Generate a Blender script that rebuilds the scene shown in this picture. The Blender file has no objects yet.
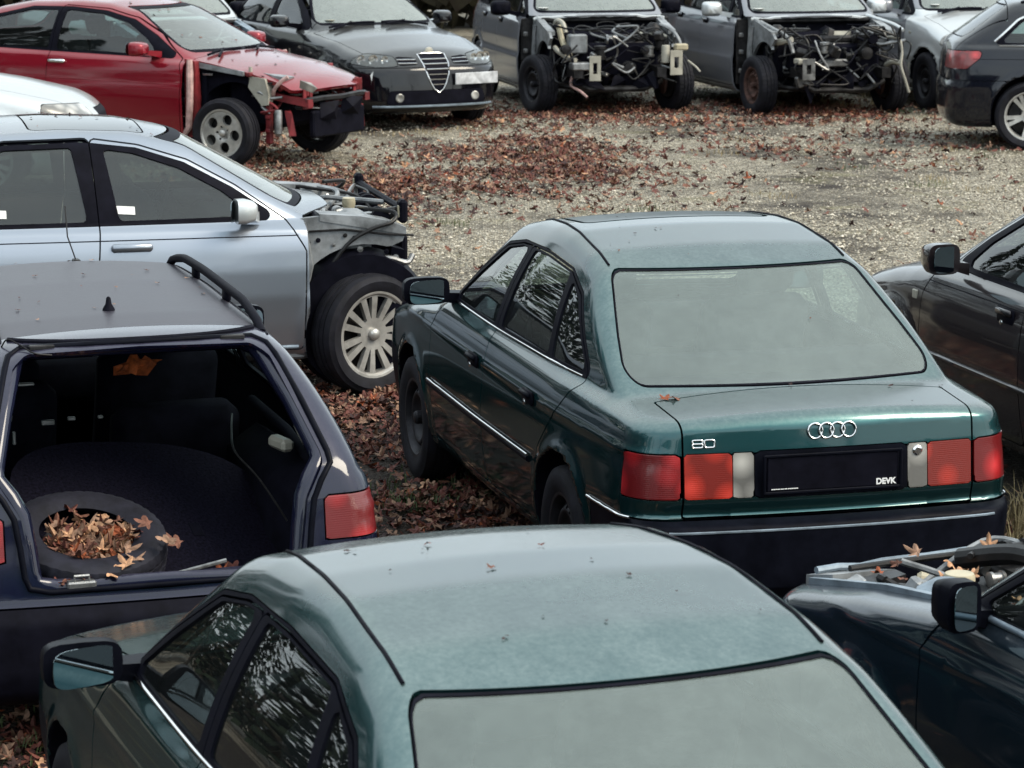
import bpy, bmesh, math, random
import numpy as np
from mathutils import Vector, Matrix
R = math.radians
SC = bpy.context.scene
COL = SC.collection
rng = np.random.default_rng(7)
random.seed(7)

# ------------------------------------------------------------------ materials
def new_mat(name):
    m = bpy.data.materials.new(name); m.use_nodes = True
    nt = m.node_tree; nt.nodes.clear()
    out = nt.nodes.new('ShaderNodeOutputMaterial')
    return m, nt, out
def nd(nt, typ, **kw):
    n = nt.nodes.new(typ)
    for k, v in kw.items():
        if k.startswith('i_'): n.inputs[k[2:].replace('_', ' ')].default_value = v
        else: setattr(n, k, v)
    return n
def rgba(c): return (c[0], c[1], c[2], 1.0)
def noise(nt, scale, detail=4, rough=.6, vec=None, stretch=None):
    tc = nd(nt, 'ShaderNodeTexCoord'); src = tc.outputs['Object']
    if stretch:
        mp = nd(nt, 'ShaderNodeMapping'); mp.inputs['Scale'].default_value = stretch
        nt.links.new(src, mp.inputs['Vector']); src = mp.outputs['Vector']
    n = nd(nt, 'ShaderNodeTexNoise'); n.inputs['Scale'].default_value = scale
    n.inputs['Detail'].default_value = detail; n.inputs['Roughness'].default_value = rough
    nt.links.new(src, n.inputs['Vector'])
    return n.outputs['Fac']
def ramp(nt, fac, stops):
    r = nd(nt, 'ShaderNodeValToRGB'); e = r.color_ramp.elements
    while len(e) < len(stops): e.new(0.5)
    for i, (p, c) in enumerate(stops):
        e[i].position = p; e[i].color = rgba(c) if len(c) == 3 else c
    nt.links.new(fac, r.inputs['Fac'])
    return r.outputs['Color']
def g3(v): return (v, v, v)

def paint(name, base, metallic=.35, rough=.38, coat=1.0, coat_rough=.06, dust_sheen=.25, dust_sheen_col=(.33, .33, .30), bump=.0, edge=.0):
    m, nt, out = new_mat(name)
    p = nd(nt, 'ShaderNodeBsdfPrincipled')
    a = noise(nt, 3.0, 6, .65); b = noise(nt, 60, 3, .7); s = noise(nt, 9, 5, .7, stretch=(1, 1, .25))
    d1 = ramp(nt, a, [(.36, g3(.78)), (.66, g3(1))]); d2 = ramp(nt, b, [(.35, g3(.62)), (.7, g3(1))]); d3 = ramp(nt, s, [(.40, g3(.72)), (.65, g3(1))])
    mu = nd(nt, 'ShaderNodeMath', operation='MULTIPLY'); nt.links.new(d1, mu.inputs[0]); nt.links.new(d2, mu.inputs[1])
    mu3 = nd(nt, 'ShaderNodeMath', operation='MULTIPLY'); nt.links.new(mu.outputs[0], mu3.inputs[0]); nt.links.new(d3, mu3.inputs[1])
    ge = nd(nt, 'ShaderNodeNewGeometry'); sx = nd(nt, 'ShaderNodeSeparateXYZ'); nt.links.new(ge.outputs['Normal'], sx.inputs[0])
    up = nd(nt, 'ShaderNodeMapRange'); up.inputs['From Min'].default_value = .45; up.inputs['From Max'].default_value = .98; up.inputs['To Min'].default_value = .015   # level panels paled: settled dirt plus sky sheen put into the colour
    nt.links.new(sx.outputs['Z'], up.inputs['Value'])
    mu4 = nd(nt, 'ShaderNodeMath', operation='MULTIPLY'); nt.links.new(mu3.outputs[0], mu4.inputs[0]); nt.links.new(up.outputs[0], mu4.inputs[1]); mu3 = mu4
    mu2 = nd(nt, 'ShaderNodeMath', operation='MULTIPLY'); nt.links.new(mu3.outputs[0], mu2.inputs[0]); mu2.inputs[1].default_value = dust_sheen
    mx = nd(nt, 'ShaderNodeMix', data_type='RGBA'); nt.links.new(mu2.outputs[0], mx.inputs['Factor'])
    mx.inputs['A'].default_value = rgba(base); mx.inputs['B'].default_value = rgba(dust_sheen_col)
    nt.links.new(mx.outputs['Result'], p.inputs['Base Color'])
    p.inputs['Metallic'].default_value = metallic; p.inputs['Roughness'].default_value = rough
    p.inputs['Coat Weight'].default_value = coat; p.inputs['Specular IOR Level'].default_value = .12; p.inputs['Specular Tint'].default_value = (edge, edge, edge, 1)
    cr = nd(nt, 'ShaderNodeMath', operation='MULTIPLY_ADD'); nt.links.new(mu3.outputs[0], cr.inputs[0])
    cr.inputs[1].default_value = .16; cr.inputs[2].default_value = coat_rough
    nt.links.new(cr.outputs[0], p.inputs['Coat Roughness'])
    if bump:
        bp = nd(nt, 'ShaderNodeBump'); bp.inputs['Strength'].default_value = bump; bp.inputs['Distance'].default_value = .003
        nt.links.new(b, bp.inputs['Height']); nt.links.new(bp.outputs['Normal'], p.inputs['Normal'])
    nt.links.new(p.outputs[0], out.inputs['Surface'])
    return m
def plain(name, base, rough=.5, metallic=0., var=.3, scale=14, bump=.15, spec=.5, dark=None):
    m, nt, out = new_mat(name)
    p = nd(nt, 'ShaderNodeBsdfPrincipled')
    a = noise(nt, scale, 5, .65)
    lo = dark or tuple(c * (1 - var) for c in base); hi = tuple(min(1, c * (1 + var)) for c in base)
    nt.links.new(ramp(nt, a, [(.35, lo), (.65, hi)]), p.inputs['Base Color'])
    p.inputs['Roughness'].default_value = rough; p.inputs['Metallic'].default_value = metallic
    p.inputs['Specular IOR Level'].default_value = spec
    if bump:
        b = noise(nt, scale * 6, 3, .7)
        bp = nd(nt, 'ShaderNodeBump'); bp.inputs['Strength'].default_value = bump; bp.inputs['Distance'].default_value = .004
        nt.links.new(b, bp.inputs['Height']); nt.links.new(bp.outputs['Normal'], p.inputs['Normal'])
    nt.links.new(p.outputs[0], out.inputs['Surface'])
    return m
def glass(name, tint=(.62, .70, .68), dust_sheen=.15, dust_sheen_col=(.45, .48, .46), gloss_rough=.015, blot=2.5):
    m, nt, out = new_mat(name)
    tr = nd(nt, 'ShaderNodeBsdfTransparent'); tr.inputs[0].default_value = rgba(tint)
    gl = nd(nt, 'ShaderNodeBsdfGlossy'); gl.inputs['Roughness'].default_value = gloss_rough; gl.inputs[0].default_value = (1, 1, 1, 1)
    fr = nd(nt, 'ShaderNodeFresnel')                       # a thin pane reflects alike from both faces
    ge = nd(nt, 'ShaderNodeNewGeometry'); io = nd(nt, 'ShaderNodeMapRange'); io.inputs['To Min'].default_value = 1.6; io.inputs['To Max'].default_value = 1 / 1.6
    nt.links.new(ge.outputs['Backfacing'], io.inputs['Value']); nt.links.new(io.outputs[0], fr.inputs['IOR'])
    m1 = nd(nt, 'ShaderNodeMixShader'); nt.links.new(fr.outputs[0], m1.inputs[0]); nt.links.new(tr.outputs[0], m1.inputs[1]); nt.links.new(gl.outputs[0], m1.inputs[2])
    df = nd(nt, 'ShaderNodeBsdfDiffuse'); df.inputs[0].default_value = rgba(dust_sheen_col)
    a = noise(nt, blot, 5, .6); b = noise(nt, 45, 3, .7); s = noise(nt, 14, 4, .7, stretch=(1, 1, .12))
    r1 = ramp(nt, a, [(.3, g3(.80)), (.75, g3(1))]); r2 = ramp(nt, b, [(.3, g3(.95)), (.7, g3(1))]); r3 = ramp(nt, s, [(.42, g3(.88)), (.62, g3(1))])
    mu = nd(nt, 'ShaderNodeMath', operation='MULTIPLY'); nt.links.new(r1, mu.inputs[0]); nt.links.new(r2, mu.inputs[1])
    mu3 = nd(nt, 'ShaderNodeMath', operation='MULTIPLY'); nt.links.new(mu.outputs[0], mu3.inputs[0]); nt.links.new(r3, mu3.inputs[1])
    mu2 = nd(nt, 'ShaderNodeMath', operation='MULTIPLY'); nt.links.new(mu3.outputs[0], mu2.inputs[0]); mu2.inputs[1].default_value = dust_sheen
    m2 = nd(nt, 'ShaderNodeMixShader'); nt.links.new(mu2.outputs[0], m2.inputs[0]); nt.links.new(m1.outputs[0], m2.inputs[1]); nt.links.new(df.outputs[0], m2.inputs[2])
    nt.links.new(m2.outputs[0], out.inputs['Surface'])
    return m
def lens(name, col, rough=.12, ribs=260., inner=(0, 0, 0)):
    m, nt, out = new_mat(name)
    p = nd(nt, 'ShaderNodeBsdfPrincipled'); p.inputs['Roughness'].default_value = .35
    p.inputs['Coat Weight'].default_value = .8; p.inputs['Coat Roughness'].default_value = rough
    tc = nd(nt, 'ShaderNodeTexCoord')
    vo = nd(nt, 'ShaderNodeTexVoronoi'); vo.inputs['Scale'].default_value = 8.; nt.links.new(tc.outputs['Object'], vo.inputs['Vector'])
    lo = tuple(c * .55 for c in col)
    nt.links.new(ramp(nt, vo.outputs['Distance'], [(.05, tuple(min(1, c * 1.7 + .015) for c in col)), (.30, col), (.55, tuple(c * .42 for c in col))]), p.inputs['Base Color'])
    w = nd(nt, 'ShaderNodeTexWave', bands_direction='Z'); w.inputs['Scale'].default_value = ribs / 6.28; nt.links.new(tc.outputs['Object'], w.inputs['Vector'])
    bp = nd(nt, 'ShaderNodeBump'); bp.inputs['Strength'].default_value = .13; bp.inputs['Distance'].default_value = .002
    nt.links.new(w.outputs['Fac'], bp.inputs['Height']); nt.links.new(bp.outputs['Normal'], p.inputs['Normal'])
    nt.links.new(p.outputs[0], out.inputs['Surface'])
    return m

M = {}
M['teal'] = paint('teal_paint', (.016, .068, .074), .85, .34, coat=1., dust_sheen=.80, dust_sheen_col=(.25, .31, .295))
M['navy'] = paint('dark_blue_paint', (.006, .007, .022), .15, .36, dust_sheen=.35, dust_sheen_col=(.14, .13, .17))
M['navyroof'] = paint('weathered_navy_roof', (.016, .015, .024), .2, .55, coat=.5, coat_rough=.28, dust_sheen=.55, dust_sheen_col=(.085, .078, .095), bump=.35)
M['blue'] = paint('blue_black_paint', (.006, .014, .022), .3, .36, dust_sheen=.45, dust_sheen_col=(.16, .18, .21))
M['silver'] = paint('silver_paint', (.30, .33, .38), .8, .32, dust_sheen=.08, dust_sheen_col=(.35, .35, .33))
M['pale'] = paint('pale_silver_paint', (.55, .57, .58), .55, .36, dust_sheen=.12, dust_sheen_col=(.45, .45, .42))
M['grey'] = paint('grey_silver_paint', (.22, .225, .25), .45, .38, dust_sheen=.35, dust_sheen_col=(.18, .18, .18))
M['red'] = paint('dark_red_paint', (.23, .009, .020), .45, .36, dust_sheen=.22, dust_sheen_col=(.35, .28, .26))
M['black'] = paint('black_paint', (.003, .003, .005), .0, .35, dust_sheen=.12)
M['brown'] = paint('brown_grey_paint', (.022, .018, .021), .35, .34, dust_sheen=.35, dust_sheen_col=(.18, .165, .16))
M['midnight'] = paint('midnight_paint', (.005, .006, .011), .1, .36, dust_sheen=.15)
M['primer'] = plain('grey_inner_metal', (.20, .21, .22), .5, .35, .5, 6)
M['primer_blue'] = plain('blue_grey_inner_metal', (.17, .21, .25), .45, .35, .4, 6)
M['redmetal'] = plain('red_inner_metal', (.16, .016, .02), .5, .2, .5, 6)
M['trim'] = plain('black_trim', (.005, .005, .009), .55, 0, .3, 10, .05, spec=.04)
M['plastic'] = plain('dark_plastic', (.004, .0045, .008), .38, 0, .3, 8, .1, spec=.04)
M['lining'] = plain('cabin_lining', (.005, .005, .009), .9, 0, .3, 10, .2, spec=.04)
M['seat'] = plain('seat_cloth', (.014, .014, .018), .85, 0, .4, 25, .3, .06)
M['seatgrey'] = plain('grey_seat_cloth', (.05, .05, .055), .85, 0, .3, 25, .3, .2)
M['carpet'] = plain('boot_carpet', (.006, .0055, .011), .95, 0, .6, 90, .6, .04)
M['rubber'] = plain('tyre_rubber', (.008, .008, .012), .72, 0, .45, 12, .25, spec=.22)
M['litrubber'] = plain('lit_tyre_rubber', (.011, .011, .018), .7, 0, .4, 12, .25, spec=.22)  # lighter, bluer rubber: sky light on the spare tyre put into its colour
M['alloy'] = plain('alloy_wheel', (.42, .41, .39), .35, .55, .25, 9, .1)
M['rust'] = plain('rusty_metal', (.07, .035, .028), .8, .3, .6, 12, .5)
M['steelw'] = plain('black_steel_wheel', (.025, .025, .03), .5, .5, .4, 12, spec=.22)
M['chrome'] = plain('chrome', (.72, .72, .72), .14, 1., .06, 5, 0)
M['metal'] = plain('bare_aluminium', (.24, .24, .24), .38, .8, .4, 12, .3)
M['dmetal'] = plain('oily_metal', (.025, .024, .025), .45, .6, .6, 10, spec=.22)
M['blackhose'] = plain('black_hose', (.012, .012, .013), .4, 0, .3, 20, .1, spec=.22)
M['whiteplastic'] = plain('white_plastic', (.30, .285, .24), .5, 0, .2, 7, .1)
M['cream'] = plain('cream_plastic', (.33, .29, .20), .5, 0, .25, 9, .15)
M['foam'] = plain('pink_seal', (.42, .27, .25), .7, 0, .4, 12, .3)
M['paper'] = plain('white_paper', (.78, .78, .76), .8, 0, .06, 20, 0, .2)
M['plate'] = plain('worn_number_plate', (.42, .43, .45), .45, 0, .35, 11, .1)
M['white'] = plain('white_print', (.75, .75, .75), .6, 0, .03, 5, 0)
M['orange'] = plain('orange_cloth', (.40, .09, .02), .8, 0, .5, 14, .4)
M['mirror'] = plain('mirror_glass', (.34, .42, .45), .03, 1., .05, 3, 0)
M['redlens'] = lens('red_lens', (.30, .010, .012))
M['orangelens'] = lens('orange_red_lens', (.40, .026, .014))
M['pinklens'] = lens('dark_red_lens', (.20, .006, .03))
M['clearlens'] = lens('grey_lens', (.27, .26, .24), ribs=420)
M['headlens'] = glass('headlamp_lens', (.85, .87, .88), .12)
M['glass'] = glass('side_glass', (.42, .52, .50), .02, (.3, .33, .32))
M['a6glass'] = glass('dusty_side_glass', (.27, .33, .315), .07, (.24, .28, .27))
M['wsglass'] = glass('windscreen_glass', (.70, .78, .76), .22, (.45, .49, .47))
M['fogglass'] = glass('misted_glass', (.74, .84, .81), .34, (.31, .375, .36))
M['palefog'] = glass('pale_misted_glass', (.6, .68, .66), .42, (.45, .50, .48))

def tread_mat():
    m, nt, out = new_mat('tyre_tread')
    return m

# ------------------------------------------------------------------ objects
def link(o, parent=None):
    COL.objects.link(o)
    if parent is not None: o.parent = parent
    return o
def tag(o, label=None, cat=None, group=None, kind=None):
    if label: o['label'] = label
    if cat: o['category'] = cat
    if group: o['group'] = group
    if kind: o['kind'] = kind
    return o
def thing(name, label, cat, loc=(0, 0, 0), group=None):
    o = bpy.data.objects.new(name, None); o.location = loc; o.empty_display_size = .2
    link(o); return tag(o, label, cat, group)
def raw_mesh(name, V, F, mat, normals=None, smooth=True):
    me = bpy.data.meshes.new(name)
    F = np.asarray(F, dtype=np.int32)
    me.vertices.add(len(V)); me.vertices.foreach_set('co', np.asarray(V, np.float32).ravel())
    k = F.shape[1]
    me.loops.add(F.size); me.loops.foreach_set('vertex_index', F.ravel())
    me.polygons.add(len(F)); me.polygons.foreach_set('loop_start', np.arange(0, F.size, k, dtype=np.int32))
    me.polygons.foreach_set('loop_total', np.full(len(F), k, np.int32))
    me.polygons.foreach_set('use_smooth', np.full(len(F), smooth))
    me.update(calc_edges=True); me.validate()
    if mat:
        for q in (mat if isinstance(mat, (list, tuple)) else [mat]): me.materials.append(q)
    if normals is not None and len(me.vertices) == len(V):
        me.normals_split_custom_set_from_vertices(np.asarray(normals, np.float32).tolist())
    return me
def mesh_obj(name, V, F, mat, parent=None, normals=None, smooth=True):
    return link(bpy.data.objects.new(name, raw_mesh(name, V, F, mat, normals, smooth)), parent)

class MB:
    """collects boxes, hulls, tubes and lathes; build() links them as ONE mesh"""
    def __init__(s): s.bm = bmesh.new()
    def hull(s, pts, mat=0):
        t = bmesh.new()
        for p in pts: t.verts.new(p)
        bmesh.ops.convex_hull(t, input=t.verts[:])
        for v in [v for v in t.verts if not v.link_faces]: t.verts.remove(v)
        s._add(t); return s
    def _add(s, t):
        me = bpy.data.meshes.new('t'); t.to_mesh(me); t.free(); s.bm.from_mesh(me); bpy.data.meshes.remove(me)
    def box(s, c, sz, b=.01, rot=None):
        hx, hy, hz = sz[0] / 2, sz[1] / 2, sz[2] / 2; b = min(b, hx * .9, hy * .9, hz * .9)
        pts = []
        for i in (-1, 1):
            for j in (-1, 1):
                for k in (-1, 1):
                    for q in ((b, 0, 0), (0, b, 0), (0, 0, b)) if b < .02 else ((b, .3*b, 0), (.3*b, b, 0), (0, .3*b, b), (0, b, .3*b), (.3*b, 0, b), (b, 0, .3*b)):
                        pts.append(Vector((i * (hx - b + q[0]), j * (hy - b + q[1]), k * (hz - b + q[2]))))
        if rot is not None:
            m = rot if isinstance(rot, Matrix) else Matrix.Rotation(rot[2], 3, 'Z') @ Matrix.Rotation(rot[1], 3, 'Y') @ Matrix.Rotation(rot[0], 3, 'X')
            pts = [m @ p for p in pts]
        return s.hull([p + Vector(c) for p in pts])
    def tube(s, path, r, seg=8, closed=False):
        P = [Vector(p) for p in path]; n = len(P); rs = r if isinstance(r, (list, tuple)) else [r] * n
        rings = []; prev = None
        for i in range(n):
            a = P[i - 1] if (i or closed) else P[i]; b = P[(i + 1) % n] if (i < n - 1 or closed) else P[i]
            t = (b - a)
            if t.length < 1e-9: t = Vector((0, 0, 1))
            t.normalize()
            u = prev if prev is not None else (Vector((0, 0, 1)) if abs(t.z) < .9 else Vector((1, 0, 0)))
            u = (u - t * u.dot(t)); u.normalize(); prev = u; w = t.cross(u)
            rings.append([s.bm.verts.new(P[i] + (u * math.cos(q) + w * math.sin(q)) * rs[i]) for q in [2 * math.pi * k / seg for k in range(seg)]])
        for i in range(n if closed else n - 1):
            A, B = rings[i], rings[(i + 1) % n]
            for k in range(seg): s.bm.faces.new((A[k], A[(k + 1) % seg], B[(k + 1) % seg], B[k]))
        if not closed:
            s.bm.faces.new(rings[0][::-1]); s.bm.faces.new(rings[-1])
        return s
    def curve(s, pts, r, seg=8, n=6):
        """smooth tube through points"""
        P = [Vector(p) for p in pts]; Q = []
        for i in range(len(P) - 1):
            p0, p1, p2, p3 = P[max(i - 1, 0)], P[i], P[i + 1], P[min(i + 2, len(P) - 1)]
            for k in range(n):
                t = k / n
                Q.append(.5 * ((2 * p1) + (p2 - p0) * t + (2 * p0 - 5 * p1 + 4 * p2 - p3) * t * t + (3 * p1 - p0 - 3 * p2 + p3) * t ** 3))
        Q.append(P[-1]); return s.tube(Q, r, seg)
    def lathe(s, prof, c=(0, 0, 0), axis='z', seg=32, wob=None, caps=True):
        c = Vector(c); rings = []
        for i, (r, h) in enumerate(prof):
            ring = []
            for k in range(seg):
                a = 2 * math.pi * k / seg; rr = r + (wob(i, k) if wob else 0)
                x, y = rr * math.cos(a), rr * math.sin(a)
                p = {'z': (x, y, h), 'y': (x, h, -y), 'x': (h, x, y)}[axis]
                ring.append(s.bm.verts.new(c + Vector(p)))
            rings.append(ring)
        for A, B in zip(rings, rings[1:]):
            for k in range(seg): s.bm.faces.new((A[k], A[(k + 1) % seg], B[(k + 1) % seg], B[k]))
        for ring in (rings[0], rings[-1]) if caps else ():
            if (ring[0].co - ring[seg // 2].co).length > .004: s.bm.faces.new(ring)
        return s
    def prism(s, poly, y0, y1, plane='xz', bev=0):
        """polygon extruded"""
        def P(a, b, t): return {'xz': (a, t, b), 'xy': (a, b, t), 'yz': (t, a, b)}[plane]
        A = [s.bm.verts.new(P(a, b, y0)) for a, b in poly]; B = [s.bm.verts.new(P(a, b, y1)) for a, b in poly]
        n = len(poly)
        s.bm.faces.new(A[::-1]); s.bm.faces.new(B)
        for i in range(n): s.bm.faces.new((A[i], A[(i + 1) % n], B[(i + 1) % n], B[i]))
        return s
    def mesh(s, name, mat, ang=35, bevel=0):
        bmesh.ops.recalc_face_normals(s.bm, faces=s.bm.faces[:])
        me = bpy.data.meshes.new(name); s.bm.to_mesh(me); s.bm.free()
        for q in (mat if isinstance(mat, (list, tuple)) else [mat]): me.materials.append(q)
        me.polygons.foreach_set('use_smooth', np.ones(len(me.polygons), bool))
        me.set_sharp_from_angle(angle=R(ang))
        return me
    def build(s, name, mat, parent=None, ang=35):
        return link(bpy.data.objects.new(name, s.mesh(name, mat, ang)), parent)

# ------------------------------------------------------------------ implicit car bodies
class Curve:
    def __init__(s, pts, sm=.04, lo=-1., hi=7.):
        pts = sorted(pts); n = int((hi - lo) / .004) + 1
        s.lo, s.st = lo, .004
        x = lo + np.arange(n) * .004
        t = np.interp(x, [p[0] for p in pts], [p[1] for p in pts])
        # linear extrapolation of the ends
        (x0, y0), (x1, y1) = pts[0], pts[1]
        t = np.where(x < x0, y0 + (x - x0) * (y1 - y0) / (x1 - x0), t)
        (x0, y0), (x1, y1) = pts[-2], pts[-1]
        t = np.where(x > x1, y1 + (x - x1) * (y1 - y0) / (x1 - x0), t)
        w = max(1, int(sm / .004))
        k = np.ones(w) / w
        for _ in range(3):
            t = np.convolve(np.pad(t, (w // 2, w - 1 - w // 2), mode='edge'), k, 'valid')
        s.t = t; s.n = n
    def __call__(s, x):
        q = np.clip((np.asarray(x, float) - s.lo) / s.st, 0, s.n - 1.001); i = q.astype(int); f = q - i
        return s.t[i] * (1 - f) + s.t[i + 1] * f
def smax(a, b, k):
    h = np.maximum(k - np.abs(a - b), 0)
    return np.maximum(a, b) + h * h / (4 * k)
def sstep(a, b, x):
    t = np.clip((x - a) / (b - a), 0, 1); return t * t * (3 - 2 * t)

class Body:
    def __init__(s, S):
        s.S = S
        g = lambda k, sm: Curve(S[k], sm)
        s.prof = g('prof', S.get('prof_sm', .05)); s.plan = g('plan', .2); s.ins = g('ins', .03)
        s.belt = g('belt', .15); s.gb = g('gb', .15); s.gr = g('gr', .15)
        s.rear = g('rear', S.get('rear_sm', .008)); s.front = g('front', S.get('front_sm', .02))
    def side(s, x, z):
        S = s.S
        P = s.plan(x)
        for (ax, az, ar) in S['arches']:
            d = np.hypot(x - ax, z - az)
            P = P + S.get('flare', .016) * np.exp(-((d - ar) / .045) ** 2) * sstep(.2, .35, z + .1)
        low = P - s.ins(z)
        for (zc, w, a) in S.get('crease', ()):    # raised or sunk lines along the flank
            low = low + a * np.exp(-((z - zc) / w) ** 2)
        zb = s.belt(x); zr = S['zr']
        t = (z - zb) / (zr - zb)
        B = s.gb(x); up = B + (s.gr(x) - B) * t + S.get('bulge', .035) * 4 * np.clip(t, 0, 1.2) * (1 - np.clip(t, 0, 1.2))
        w = sstep(zb - .035, zb + .02, z)
        return low * (1 - w) + up * w
    def top(s, x, y):
        S = s.S
        k = S.get('kx', .13) * np.clip((x - S['xmid']) / .9, -1, 1)
        z = s.prof(x + k * y * y)
        return z - np.interp(x, S['crx'], S['cry']) * y * y
    def f(s, P):
        S = s.S
        x, z = P[:, 0], P[:, 2]; y = np.abs(P[:, 1])
        fs = y - s.side(x, z)
        rc, fc = S.get('rc', .1), S.get('fc', .2)
        fr = s.rear(z) + rc * y * y - x
        ff = x - s.front(z) + fc * y * y
        q = smax(smax(fs, fr, S.get('kr', .16)), ff, S.get('kf', .2))
        zt = s.top(x, y); e = .01
        sl = (s.top(x + e, y) - s.top(x - e, y)) / (2 * e)
        ft = (z - zt) / np.sqrt(1 + sl * sl)
        kt = np.interp(x, S['ktx'], S['kty'])
        q = smax(q, ft, kt)
        q = smax(q, S.get('z0', .2) - z, .06)
        for (ax, az, ar) in S['arches']:
            d = np.hypot(x - ax, z - az)
            q = smax(q, np.minimum(ar - d, y - S.get('ywell', .5)), .012)
        return q
    def grad(s, P):
        e = 1.5e-3; g = np.zeros_like(P)
        for i in range(3):
            d = np.zeros(3); d[i] = e
            g[:, i] = (s.f(P + d) - s.f(P - d)) / (2 * e)
        return g
    def build(s, h):
        S = s.S
        xs = np.arange(-.12, S['L'] + .15, h); ys = (np.arange(int((S['W'] + .12) / h) + 2) - .5) * h
        zs = np.arange(S.get('z0', .2) - 2.3 * h, S['H'] + 2.5 * h, h)
        X, Y, Z = np.meshgrid(xs, ys, zs, indexing='ij'); sh = X.shape
        F = s.f(np.stack([X.ravel(), Y.ravel(), Z.ravel()], 1)).reshape(sh)
        I = F < 0
        cs = tuple(n - 1 for n in sh)
        acc = np.zeros(cs + (3,)); cnt = np.zeros(cs)
        G = np.stack([X, Y, Z], -1)
        def sl(o): return tuple(slice(o[i], o[i] + cs[i]) for i in range(3))
        cor = [(i, j, k) for i in (0, 1) for j in (0, 1) for k in (0, 1)]
        for a in cor:
            for ax in range(3):
                if a[ax] == 0:
                    b = list(a); b[ax] = 1; b = tuple(b)
                    A, B = sl(a), sl(b); m = I[A] != I[B]
                    fa, fb = F[A], F[B]
                    t = np.where(m, fa / np.where(m, fa - fb, 1), 0)
                    p = G[A] + (G[B] - G[A]) * t[..., None]
                    acc += np.where(m[..., None], p, 0); cnt += m
        act = cnt > 0
        idx = -np.ones(cs, int); idx[act] = np.arange(act.sum())
        V = acc[act] / cnt[act][:, None]
        quads = []
        for ax in range(3):
            o1, o2 = [(1, 2), (2, 0), (0, 1)][ax]
            lo = [slice(None)] * 3; hi = [slice(None)] * 3
            lo[ax] = slice(0, -1); hi[ax] = slice(1, None)
            ch = I[tuple(lo)] != I[tuple(hi)]; ins = I[tuple(lo)]
            ii = np.argwhere(ch)
            ok = (ii[:, o1] > 0) & (ii[:, o2] > 0) & (ii[:, o1] < cs[o1]) & (ii[:, o2] < cs[o2])
            ii = ii[ok]; flip = ins[tuple(ii.T)]
            def c(d1, d2):
                q = ii.copy(); q[:, o1] -= d1; q[:, o2] -= d2; return idx[tuple(q.T)]
            Q = np.stack([c(1, 1), c(0, 1), c(0, 0), c(1, 0)], 1)
            Q = np.where(flip[:, None], Q, Q[:, ::-1]); quads.append(Q)
        Q = np.concatenate(quads); Q = Q[(Q >= 0).all(1)]
        seam = np.abs(V[:, 1]) < h * .51; V[seam, 1] = 0
        for _ in range(4):
            f = s.f(V); g = s.grad(V); g2 = (g * g).sum(1) + 1e-9
            st = -(f / g2)[:, None] * g
            ln = np.linalg.norm(st, axis=1, keepdims=True); st *= np.minimum(1, .6 * h / np.maximum(ln, 1e-9))
            st[seam, 1] = 0; V = V + st
        V[:, 1] = np.where(seam, 0, np.maximum(V[:, 1], 1e-3))
        N = s.grad(V); N[seam, 1] = 0; N /= np.linalg.norm(N, axis=1, keepdims=True) + 1e-12
        # split along the shorter diagonal
        d1 = np.linalg.norm(V[Q[:, 0]] - V[Q[:, 2]], axis=1); d2 = np.linalg.norm(V[Q[:, 1]] - V[Q[:, 3]], axis=1)
        a = d1 <= d2
        T = np.concatenate([Q[a][:, [0, 1, 2]], Q[a][:, [0, 2, 3]], Q[~a][:, [0, 1, 3]], Q[~a][:, [1, 2, 3]]])
        s.V, s.N = V, N
        return T
    # ---- rays onto the surface
    def hit(s, p, d, far=1.2):
        p = np.array(p, float); d = np.array(d, float)
        ts = np.linspace(0, far, 240); F = s.f(p + ts[:, None] * d)
        k = np.argmax(F < 0)
        if k == 0: return p
        a, b = ts[k - 1], ts[k]
        for _ in range(20):
            m = (a + b) / 2
            if s.f((p + m * d)[None])[0] < 0: b = m
            else: a = m
        return p + a * d
    def nrm(s, p):
        g = s.grad(np.array(p, float)[None])[0]; return g / np.linalg.norm(g)
    def z_at(s, x, y): return s.hit((x, y, s.S['H'] + .1), (0, 0, -1))
    def y_at(s, x, z): return s.hit((x, s.S['W'] + .15, z), (0, -1, 0))
    def x_rear(s, y, z): return s.hit((-.2, y, z), (1, 0, 0))
    def x_front(s, y, z): return s.hit((s.S['L'] + .2, y, z), (-1, 0, 0))
    # ---- iso clipping
    def split(s, T, dfun, iso=0.):
        if len(T) == 0: return T, T
        d = dfun(s.V[:, 0], s.V[:, 1], s.V[:, 2]) - iso
        d = np.where(np.abs(d) < 1e-6, 1e-6, d)
        ins = d[T] < 0; c = ins.sum(1)
        Tin, Tout = [T[c == 3]], [T[c == 0]]
        for k, inside_lone in ((1, True), (2, False)):
            m = T[c == k]
            if len(m) == 0: continue
            im = d[m] < 0
            lone = np.argmax(im if inside_lone else ~im, axis=1); r = np.arange(len(m))
            A, B, C = m[r, lone], m[r, (lone + 1) % 3], m[r, (lone + 2) % 3]
            ab = s._edge(A, B, d); ac = s._edge(A, C, d)
            t1 = np.stack([A, ab, ac], 1); t2 = np.concatenate([np.stack([ab, B, C], 1), np.stack([ab, C, ac], 1)])
            (Tin if inside_lone else Tout).append(t1); (Tout if inside_lone else Tin).append(t2)
        return np.concatenate(Tin), np.concatenate(Tout)
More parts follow.
